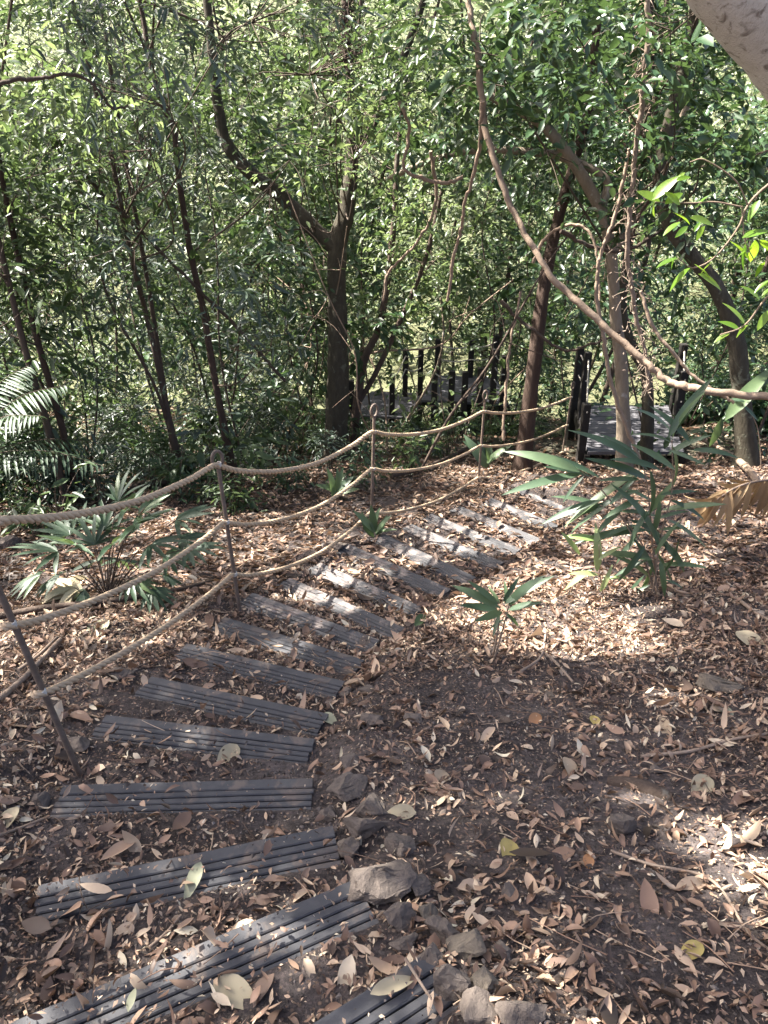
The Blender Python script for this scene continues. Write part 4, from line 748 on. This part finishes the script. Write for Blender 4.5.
# ------------------------------------------------------------------ timber landing and boardwalk
def deck(name, label, corners, nb, posts_, cords, thick=.04, joist=True):
    """corners: near-left, near-right, far-right, far-left (level)"""
    nl, nr, fr, fl = [np.asarray(q) for q in corners]; ctr = (nl + nr + fr + fl) / 4
    root = empty(name, ctr, label, 'boardwalk'); b = MB(); up = np.array([0, 0, 1.])
    for i in range(nb):
        f0, f1 = (i + .04) / nb, (i + .93) / nb
        a, bq, c, d = nl + (fl - nl) * f0, nr + (fr - nr) * f0, nr + (fr - nr) * f1, nl + (fl - nl) * f1
        v = [a, bq, c, d, a - up * thick, bq - up * thick, c - up * thick, d - up * thick]; b.add(v, [[0, 1, 2, 3], [7, 6, 5, 4], [0, 4, 5, 1], [1, 5, 6, 2], [2, 6, 7, 3], [3, 7, 4, 0]])
    b.build('deck_boards', M['deck'], root, smooth=False)
    for (s, t_) in ((nl, fl), (nr, fr)):
        b = MB(); d = t_ - s; e_ = nrm(np.cross(d, up)); box(b, (s + t_) / 2 - up * (thick + .085), d / 2, e_ * .035, up * .08, 0, .006); b.build('side_beam', M['timber_dark'], root, smooth=False)
    tops = []
    for (p, h) in posts_:
        b = MB(); p = np.asarray(p); gz = Hs(p[0], p[1]) - .1; top = p[2] + h
        box(b, np.array([p[0], p[1], (gz + top) / 2]), np.array([.05, 0, 0]), np.array([0, .05, 0]), np.array([0, 0, (top - gz) / 2]), 0, .008); b.build('rail_post', M['timber_dark'], root, smooth=False); tops.append(np.array([p[0], p[1], top]))
    for (i, j, hh) in cords:
        b = MB(); a, e_ = tops[i] - up * hh, tops[j] - up * hh; a = a + np.array([0, -.062, 0]); e_ = e_ + np.array([0, -.062, 0]); m_ = (a + e_) / 2 - up * .05; tube(b, spline([a, m_, e_], 12), .011, 6); b.build('rail_cord', M['pale_cord'], root)
    return root
d0 = 3.85
cn = [PD(588, 452, d0), PD(684, 452, d0), PD(668, 405, d0), PD(577, 405, d0)]
nl, nr, fr, fl = cn
deck('timber_landing', 'grey timber landing with dark posts at the end of the steps', cn, 11, [(nl + np.array([-.06, .12, 0]), .62), (fl + np.array([-.06, -.5, 0]), .95), (fl + np.array([-.06, -.05, 0]), .9), (nr + np.array([.06, .6, 0]), .9), (fr + np.array([.06, -.05, 0]), .95)], [(1, 2, .1), (1, 2, .4), (0, 1, .1), (3, 4, .1), (3, 4, .4)])
d1 = 4.3
cn = [PD(420, 400, d1), PD(508, 404, d1), PD(496, 377, d1), PD(436, 375, d1)]
nl, nr, fr, fl = cn
deck('boardwalk', 'distant grey boardwalk on dark posts down among the trees', cn, 16, [(PD(434, 402, d1), .62), (PD(451, 402, d1), .55), (PD(464, 403, d1), .55), (PD(479, 402, d1), .6), (PD(492, 404, d1), .95), (PD(502, 402, d1), .8), (PD(437, 376, d1), .7), (PD(470, 377, d1), .7), (PD(494, 378, d1), .8)],
     [(0, 1, .1), (4, 5, .1), (4, 5, .3), (4, 5, .5), (6, 7, .1), (6, 7, .35), (7, 8, .1), (7, 8, .35)])
d2 = 4.75
cn = [PD(340, 414, d2), PD(412, 418, d2), PD(425, 393, d2), PD(372, 391, d2)]
deck('boardwalk', 'lower far stretch of boardwalk right of the mossy forked trunk', cn, 14, [(PD(392, 414, d2), .75), (PD(405, 396, d2), .9), (PD(420, 395, d2), .9), (PD(352, 412, d2), .6)], [(0, 1, .1), (0, 1, .35), (1, 2, .1), (1, 2, .35)])
# ------------------------------------------------------------------ stones
def stone(name, label, u, v, wpx, hpx, mat='rock', group=None, seed=0, flat=.7, sink=.28):
    g = G(u, v + hpx * .3); k = depth(g) / F; rx = wpx * k * .5; rz = hpx * k * .62; ry = rx * .8
    rr = random.Random(seed * 13 + 5); bm = bmesh.new()
    for _ in range(13):
        a = rr.uniform(0, 6.283); z = rr.uniform(-1, 1); q = math.sqrt(1 - z * z); s = rr.uniform(.82, 1.05)
        bm.verts.new((math.cos(a) * q * rx * s, math.sin(a) * q * ry * s, z * rz * s * flat))
    h = bmesh.ops.convex_hull(bm, input=bm.verts[:]); bmesh.ops.delete(bm, geom=[e_ for e_ in h['geom_interior'] if isinstance(e_, bmesh.types.BMVert)], context='VERTS')
    bmesh.ops.bevel(bm, geom=bm.edges[:], offset=rx * .03, segments=1, affect='EDGES'); bmesh.ops.triangulate(bm, faces=bm.faces[:])
    bmesh.ops.subdivide_edges(bm, edges=bm.edges[:], cuts=3, use_grid_fill=True)
    for w in bm.verts:
        nn = mnoise.fractal(w.co / rx * 1.7 + Vector((seed, 0, 0)), 1.0, 2.0, 4) * rx * .16 + mnoise.fractal(w.co / rx * 6 + Vector((seed, 5, 0)), 1.0, 2.0, 3) * rx * .05; w.co += w.co.normalized() * nn
    b = MB(); 
    for w in bm.verts: w.co += Vector(g) + Vector((0, 0, rz * flat * (1 - sink * 2)))
    add_bm(b, bm); o = b.build(name, M[mat], origin=g, smooth=False); return tag(o, label, 'rock', group)
SG_ = 'stones edging the inner side of the steps'
ST = [(348, 784, 52, 36, 'large rounded stone at the end of the level tread', 'rock'), (372, 803, 40, 30, 'stone just below the large rounded edging stone', 'rock'), (366, 826, 58, 34, 'flat layered edging stone with a pale curled leaf beside it', 'rock'), (382, 872, 74, 54, 'biggest edging stone, broad and flat topped, with a yellow leaf on it', 'rock'),
      (398, 912, 36, 36, 'small upright edging stone below the biggest one', 'rock'), (428, 912, 34, 22, 'small mossy stone tucked behind the edging', 'rock_moss'), (440, 930, 48, 30, 'rough brown edging stone above the tread corner', 'rock'), (466, 945, 44, 32, 'moss grown edging stone among brown ones', 'rock_moss'), (450, 975, 44, 62, 'tall cracked edging stone beside the last tread', 'rock'),
      (486, 978, 42, 34, 'flat greenish edging stone near the bottom frame edge', 'rock_moss'), (518, 1008, 56, 44, 'lowest edging stone at the bottom frame edge', 'rock'), (372, 718, 30, 15, 'small half buried stone right of the steps', 'rock'), (414, 715, 22, 20, 'round grey stone lying right of the steps', 'rock'), (330, 812, 22, 18, 'small stone between treads and the large rounded stone', 'rock'),
      (350, 760, 28, 16, 'flat stone just beyond the large rounded edging stone', 'rock'), (352, 848, 36, 30, 'broken stone wedged beside the second nearest tread', 'rock'), (398, 842, 40, 26, 'slanting brown stone right of the layered edging stone', 'rock'), (414, 886, 40, 30, 'rough stone at the right shoulder of the biggest edging stone', 'rock'), (404, 940, 36, 26, 'low stone pressed against the tread corner', 'rock'),
      (430, 958, 34, 30, 'split stone standing at the end of the last tread', 'rock'), (476, 1004, 52, 40, 'broad dark stone at the bottom edge right of the last tread', 'rock'), (500, 948, 30, 22, 'earthy stone sunk into the soil behind the mossy one', 'rock'), (346, 690, 20, 13, 'small edging stone at the end of the tread by the bend', 'rock'), (368, 690, 24, 13, 'half buried brown stone by the bend of the steps', 'rock')]
for k, (u, v, w_, h_, lab, mt) in enumerate(ST): stone('edging_stone', lab, u, v, w_, h_, mt, SG_, k + 1)
for k, (u, v, w_, h_, lab) in enumerate([(334, 545, 32, 17, 'dark flat stone on the outer edge of the path'), (312, 553, 22, 12, 'small dark stone beside the flat one on the outer path edge'), (622, 821, 34, 34, 'dark angular stone lying alone on the right bank'), (514, 888, 32, 30, 'dark stone lying among leaves right of the edging stones'), (720, 678, 60, 22, 'long lichened stone in the litter at right'),
                                          (8, 540, 30, 18, 'grey stone under the top rope at the left edge'), (44, 800, 24, 24, 'brown stone at the foot of the leaning rod'), (365, 640, 22, 12, 'small stone at the end of a mid tread'), (122, 672, 30, 16, 'brown stone on the outer edge of the steps'), (76, 742, 34, 22, 'soil crusted stone left of the steps'), (545, 945, 16, 12, 'pebble on the bare soil at bottom'), (655, 770, 18, 10, 'pebble in the litter at right')]):
    stone('stone', lab, u, v, w_, h_, 'rock' if 'lichen' not in lab else 'rock_moss', None, 40 + k)
# ------------------------------------------------------------------ sticks and fallen branches
def stick(label, px, r, name='fallen_branch', mat='stick', lift=.012):
    pts = []
    for (u, v) in px: g = G(u, v); g[2] = float(surf(np.array([g[0]]), np.array([g[1]]))[0][0]) + lift; pts.append(g)
    b = MB(); n_ = 8 * len(px); tube(b, spline(pts, n_), [q * depth(pts[0]) / F for q in r], 7, lump=.2, seed=len(label))
    return tag(b.build(name, M[mat], origin=pts[0]), label, 'branch')
stick('long dark branch lying behind the fan leaved plant, under the ropes', [(0, 622), (50, 612), (120, 604), (180, 594), (210, 586)], [3.5, 3, 2], mat='bark_brown', lift=.03)
stick('pale forked twig on the litter between the two ropes at back', [(232, 474), (262, 470), (280, 468)], [1.5, 1.2], lift=.12)
stick('pale twig poking up beside the forked one', [(240, 474), (246, 486), (254, 492)], [1.4, 1], lift=.1)
stick('fallen log lying at the foot of the undergrowth', [(130, 492), (200, 480), (250, 470), (290, 462)], [4, 3.5, 3], mat='bark_brown', lift=.05)
stick('pale branch slanting into the litter left of the leaning rod', [(-6, 712), (20, 690), (36, 672), (62, 645)], [4, 3.4, 2.4], lift=.03)
stick('thin pale twig beside the slanting branch at left', [(20, 676), (40, 660), (58, 642)], [2, 1.4], lift=.03)
stick('curved stick crossing the bare soil at bottom right', [(610, 855), (650, 868), (700, 880), (722, 900), (745, 935), (768, 960)], [1.6, 1.5, 1.2])
stick('long thin stick below the big leaf patch at right', [(640, 760), (690, 755), (730, 745), (768, 738)], [2, 1.6])
stick('broken bark slab on the right bank', [(608, 782), (640, 790), (672, 800)], [6, 8, 5], mat='bark_brown', lift=.0)
stick('brown limb arching down to the dead palm leaf', [(700, 447), (722, 460), (742, 478), (758, 500)], [2.6, 2.6, 2.2], mat='vine', lift=.12)
stick('twig standing up from the litter right of the small strap leaved clump', [(520, 680), (540, 665), (545, 640)], [1.6, 1.2], lift=.05)
stick('thin twig lying below the small strap leaved clump', [(530, 650), (552, 668), (572, 690)], [1.5, 1.2], lift=.04)
stick('dry stick across the soil between two near treads', [(150, 952), (168, 938), (182, 920)], [1.8, 1.4])
stick('dry stick lying on the near right tread', [(405, 975), (420, 1000), (435, 1020)], [1.6, 1.2])
stick('short stick at the left edge below the leaning rod', [(0, 838), (22, 834), (48, 822)], [1.8, 1.4])
stick('pale stick in the grass clump at far right', [(735, 600), (755, 615), (768, 622)], [2, 1.5])
stick('branch lying behind the second looped post', [(392, 480), (430, 470), (470, 450)], [2.5, 2], mat='bark_brown', lift=.05)
# ------------------------------------------------------------------ leaf litter
def litter(n, reg, Lr, seg, dens=None, tilt=.3, onpath=.5, wr=(.16, .5), lift=.006, name=None):
    x = rng.uniform(reg[0], reg[1], n); y = rng.uniform(reg[2], reg[3], n)
    k = np.abs(x) < (y + .4) * .62 + .55
    x, y = x[k], y[k]; n = len(x)
    c = fbm(x * 1.1, y * 1.1, 3, 21) + .6 * fbm(x * 4, y * 4, 2, 22)
    pr = np.clip(.72 + 1.9 * c, .12, 1) * np.where(x < -1.2, 1.5, 1)
    _, _, u, s, w, _ = terr(x, y)
    z, on = surf(x, y)
    pr = np.where(w > .5, pr * .85, pr); pr = np.where(on & (s > -.12), pr * np.where(y > 3.2, .03, np.where(y > 2.3, .06, .2)) * (2.2 if Lr[1] < .03 else 1), np.where(on, pr * np.where(y > 3.2, .12, .4), pr))
    bare = np.clip(1 - ((x - .75) ** 2 / .5 + (y - 1.9) ** 2 / .7), 0, 1); pr = pr * (1 - .72 * bare)
    pr = np.where(y > 3, np.clip(pr * 1.6, 0, 1), pr)
    k = rng.random(n) < pr; x, y, z = x[k], y[k], z[k]; n = len(x)
    e_ = .02; nx = -(H(x + e_, y) - H(x - e_, y)) / (2 * e_); ny = -(H(x, y + e_) - H(x, y - e_)) / (2 * e_)
    nv = nrm(np.stack([np.clip(nx, -.7, .7), np.clip(ny, -.7, .7), np.ones(n)], -1) + rng.normal(size=(n, 3)) * tilt)
    a = rng.uniform(0, 6.283, n); d = np.stack([np.cos(a), np.sin(a), np.zeros(n)], -1); d = nrm(d - nv * (d * nv).sum(-1, keepdims=True))
    L = np.exp(rng.uniform(math.log(Lr[0]), math.log(Lr[1]), n)); pos = np.stack([x, y, z + lift + rng.random(n) * lift * 2], -1) - d * (L * .5)[:, None]
    var = np.clip(rng.beta(1.5, 1.7, n) + fbm(x * 2.2, y * 2.2, 2, 66) * .5 - np.where(y > 4, np.where(x < y * .1 - .4, .24, .12), 0), 0, 1)
    return pos, d, nv, L, L * rng.uniform(wr[0], wr[1], n), var
b = MB()
p, d, nv, L, W, va = litter(56000, (-3.2, 3.2, .6, 4.2), (.016, .075), 4, tilt=.42); cu = rng.normal(.2, .5, len(p)); leaves(b, p, d, nv, L, W, 0, va, rng.uniform(-.6, 1.3, len(p)), cu, 4)
p, d, nv, L, W, va = litter(900, (-3.2, 3.2, .6, 4.2), (.08, .14), 4, tilt=.35, wr=(.3, .5)); leaves(b, p, d, nv, L, W, 0, va, rng.uniform(-.2, .8, len(p)), rng.normal(.1, .35, len(p)), 6)
p, d, nv, L, W, va = litter(130000, (-3.2, 3.2, .6, 4.2), (.005, .026), 1, tilt=.5, wr=(.25, .6)); leaves(b, p, d, nv, L, W, 0, va, .3, .1, 1)
p, d, nv, L, W, va = litter(80000, (-6, 6, 4.0, 9.5), (.025, .11), 2, tilt=.35); leaves(b, p, d, nv, L, W, 0, va, .3, .2, 2)
p, d, nv, L, W, va = litter(26000, (-12, 12, 9, 20), (.08, .2), 2, tilt=.4); leaves(b, p, d, nv, L, W, 0, va, .3, .2, 1)
n = 1700; x = rng.uniform(-3, 3.4, n); y = rng.uniform(.8, 8, n); z, on = surf(x, y); wp_ = terr(x, y)[4]; kp = (wp_ < .4) | (rng.random(n) < .35); x, y, z = x[kp], y[kp], z[kp]; n = len(x)
a_ = rng.uniform(0, 6.28, n); L = rng.uniform(.03, .22, n); x1 = x + np.cos(a_) * L; y1 = y + np.sin(a_) * L; z1 = surf(x1, y1)[0] + rng.uniform(.004, .02, n)
for k in range(n):
    q0 = np.array([x[k], y[k], z[k] + .008]); q1 = np.array([x1[k], y1[k], z1[k]]); tube(b, spline([q0, (q0 + q1) / 2 + rng.normal(size=3) * L[k] * .07, q1], 5), [.0022, .0013], 4, cap=False, var=rng.uniform(.1, .75))
tag(b.build('leaf_litter', M['litter']), 'brown and tan fallen leaves scattered over the soil and treads', 'leaf litter', kind='stuff')
# crumbs of soil and fine gravel
n = 80000; x = rng.uniform(-2.2, 2.6, n); y = rng.uniform(.7, 4.6, n); k = (np.abs(x) < (y + .4) * .6 + .4) & (rng.random(n) < np.clip(.45 + 2.2 * fbm(x * 3, y * 3, 3, 88), .1, 1)); x, y = x[k], y[k]; z, on = surf(x, y); k = ~on | (rng.random(len(x)) < .12); x, y, z = x[k], y[k], z[k]; n = len(x)
r = np.exp(rng.uniform(math.log(.0018), math.log(.0085), n)) * np.where(rng.random(n) < .02, 1.8, 1); o6 = np.array([[1, 0, 0], [0, 1, 0], [-1, 0, 0], [0, -1, 0], [0, 0, .8], [0, 0, -.8]], float)
v = np.stack([x, y, z + r * .2], -1)[:, None] + o6[None] * r[:, None, None] * rng.uniform(.6, 1.25, (n, 6, 1)) + rng.normal(size=(n, 6, 3)) * r[:, None, None] * .22
f = (np.arange(n)[:, None, None] * 6 + np.array([[0, 1, 4], [1, 2, 4], [2, 3, 4], [3, 0, 4], [1, 0, 5], [2, 1, 5], [3, 2, 5], [0, 3, 5]])[None]).reshape(-1, 3)
b = MB(); b.add(v.reshape(-1, 3), f, 0, np.repeat(np.clip(rng.beta(2, 2.6, n), 0, 1), 8)); tag(b.build('soil_crumbs', M['crumb'], smooth=False), 'dark crumbs of soil and fine gravel on the bare patches', 'gravel', kind='stuff')
FL = [(508, 853, 22, 'round pale yellow leaf on bare soil right of the edging stones'), (399, 817, 30, 'pale curled leaf beside the layered edging stone'), (689, 957, 30, 'yellow lobed leaf at bottom right'), (720, 712, 26, 'grey green leaf lying on the right bank'), (594, 722, 18, 'yellow leaf in the middle of the right bank'), (570, 773, 28, 'grey curled leaf in the middle litter'),
      (664, 727, 34, 'long tan leaf pointing down on the right bank'), (752, 645, 36, 'pale brown curled leaf at the right edge'), (195, 893, 40, 'pale lichen green leaf between the two nearest long treads'), (238, 1002, 50, 'large pale crumpled leaf at the bottom between treads'), (228, 762, 34, 'pale grey leaf on the front edge of the tread beyond the leaning rod'), (8, 822, 30, 'cream leaf at the left edge'),
      (442, 778, 18, 'small tan leaf below the round grey stone'), (330, 722, 20, 'green leaf at the end of the tread below the mid steps'), (420, 630, 18, 'bright green leaf lying right of the mid steps'), (700, 792, 36, 'bright pale leaf in the right litter'), (395, 1000, 46, 'long cream leaf lying across the last tread'), (100, 628, 36, 'grey green leaf under the middle rope'), (135, 1010, 24, 'green tinged leaf on the nearest long tread'), (536, 720, 22, 'orange brown leaf in the centre of the bank'), (588, 862, 20, 'orange leaf on bare soil')]
for k, (u, v, Lp, lab) in enumerate(FL):
    g = G(u, v); g[2] = float(surf(np.array([g[0]]), np.array([g[1]]))[0][0]) + .012; L = Lp * depth(g) / F * 1.15; a = rng.uniform(0, 6.28); d = np.array([math.cos(a), math.sin(a), .08]); wr = .8 if 'round' in lab else (.3 if 'long' in lab else .5)
    va = .0 if 'yellow' in lab else .5 if 'green' in lab else 1. if 'orange' in lab else .3 if 'pale' in lab or 'cream' in lab else .75
    b = MB(); leaves(b, (g - d * L / 2)[None], d[None], np.array([[rng.normal() * .2, -.25, 1.]]), np.array([L]), np.array([L * wr]), 0, np.array([va]), .35, .22, 8)
    tag(b.build('fallen_leaf', M['leaf_mid'] if 'bright green' in lab else M['fresh_fallen'], origin=g), lab, 'leaf', 'large fallen leaves')
# ------------------------------------------------------------------ light, sky, camera
w = bpy.data.worlds.new('World'); sc.world = w; w.use_nodes = True; nt = w.node_tree; bg = nt.nodes['Background']
sk = nt.nodes.new('ShaderNodeTexSky'); sk.sky_type = 'NISHITA'; sk.sun_disc = False; sk.sun_elevation = SUN_EL; sk.sun_rotation = math.atan2(SUN[0], SUN[1]); sk.dust_density = 5.0; sk.air_density = .55; sk.ozone_density = .6
nt.links.new(sk.outputs[0], bg.inputs['Color']); bg.inputs['Strength'].default_value = .09
sl = bpy.data.lights.new('sun', 'SUN'); sl.energy = 5.0; sl.angle = math.radians(.6); sl.color = (1, .95, .86); so = bpy.data.objects.new('sun', sl); COL.objects.link(so)
so.rotation_euler = Vector(SUN).to_track_quat('Z', 'Y').to_euler(); so.location = (-6, 2, 12)
cam = bpy.data.cameras.new('camera'); co = bpy.data.objects.new('camera', cam); COL.objects.link(co); co.location = CAM; co.rotation_euler = (math.pi / 2 - PITCH, 0, 0)
cam.sensor_fit = 'VERTICAL'; cam.sensor_height = 24; cam.lens = 24 * F / 1024; cam.clip_end = 2000; cam.clip_start = .05; sc.camera = co
sc.view_settings.view_transform = 'Standard'; sc.view_settings.look = 'None'; sc.view_settings.exposure = 2.9; sc.view_settings.gamma = 1
cy = sc.cycles; cy.max_bounces = 6; cy.diffuse_bounces = 3; cy.glossy_bounces = 2; cy.transmission_bounces = 4; cy.transparent_max_bounces = 4; cy.use_denoising = True
cy.sample_clamp_indirect = 6
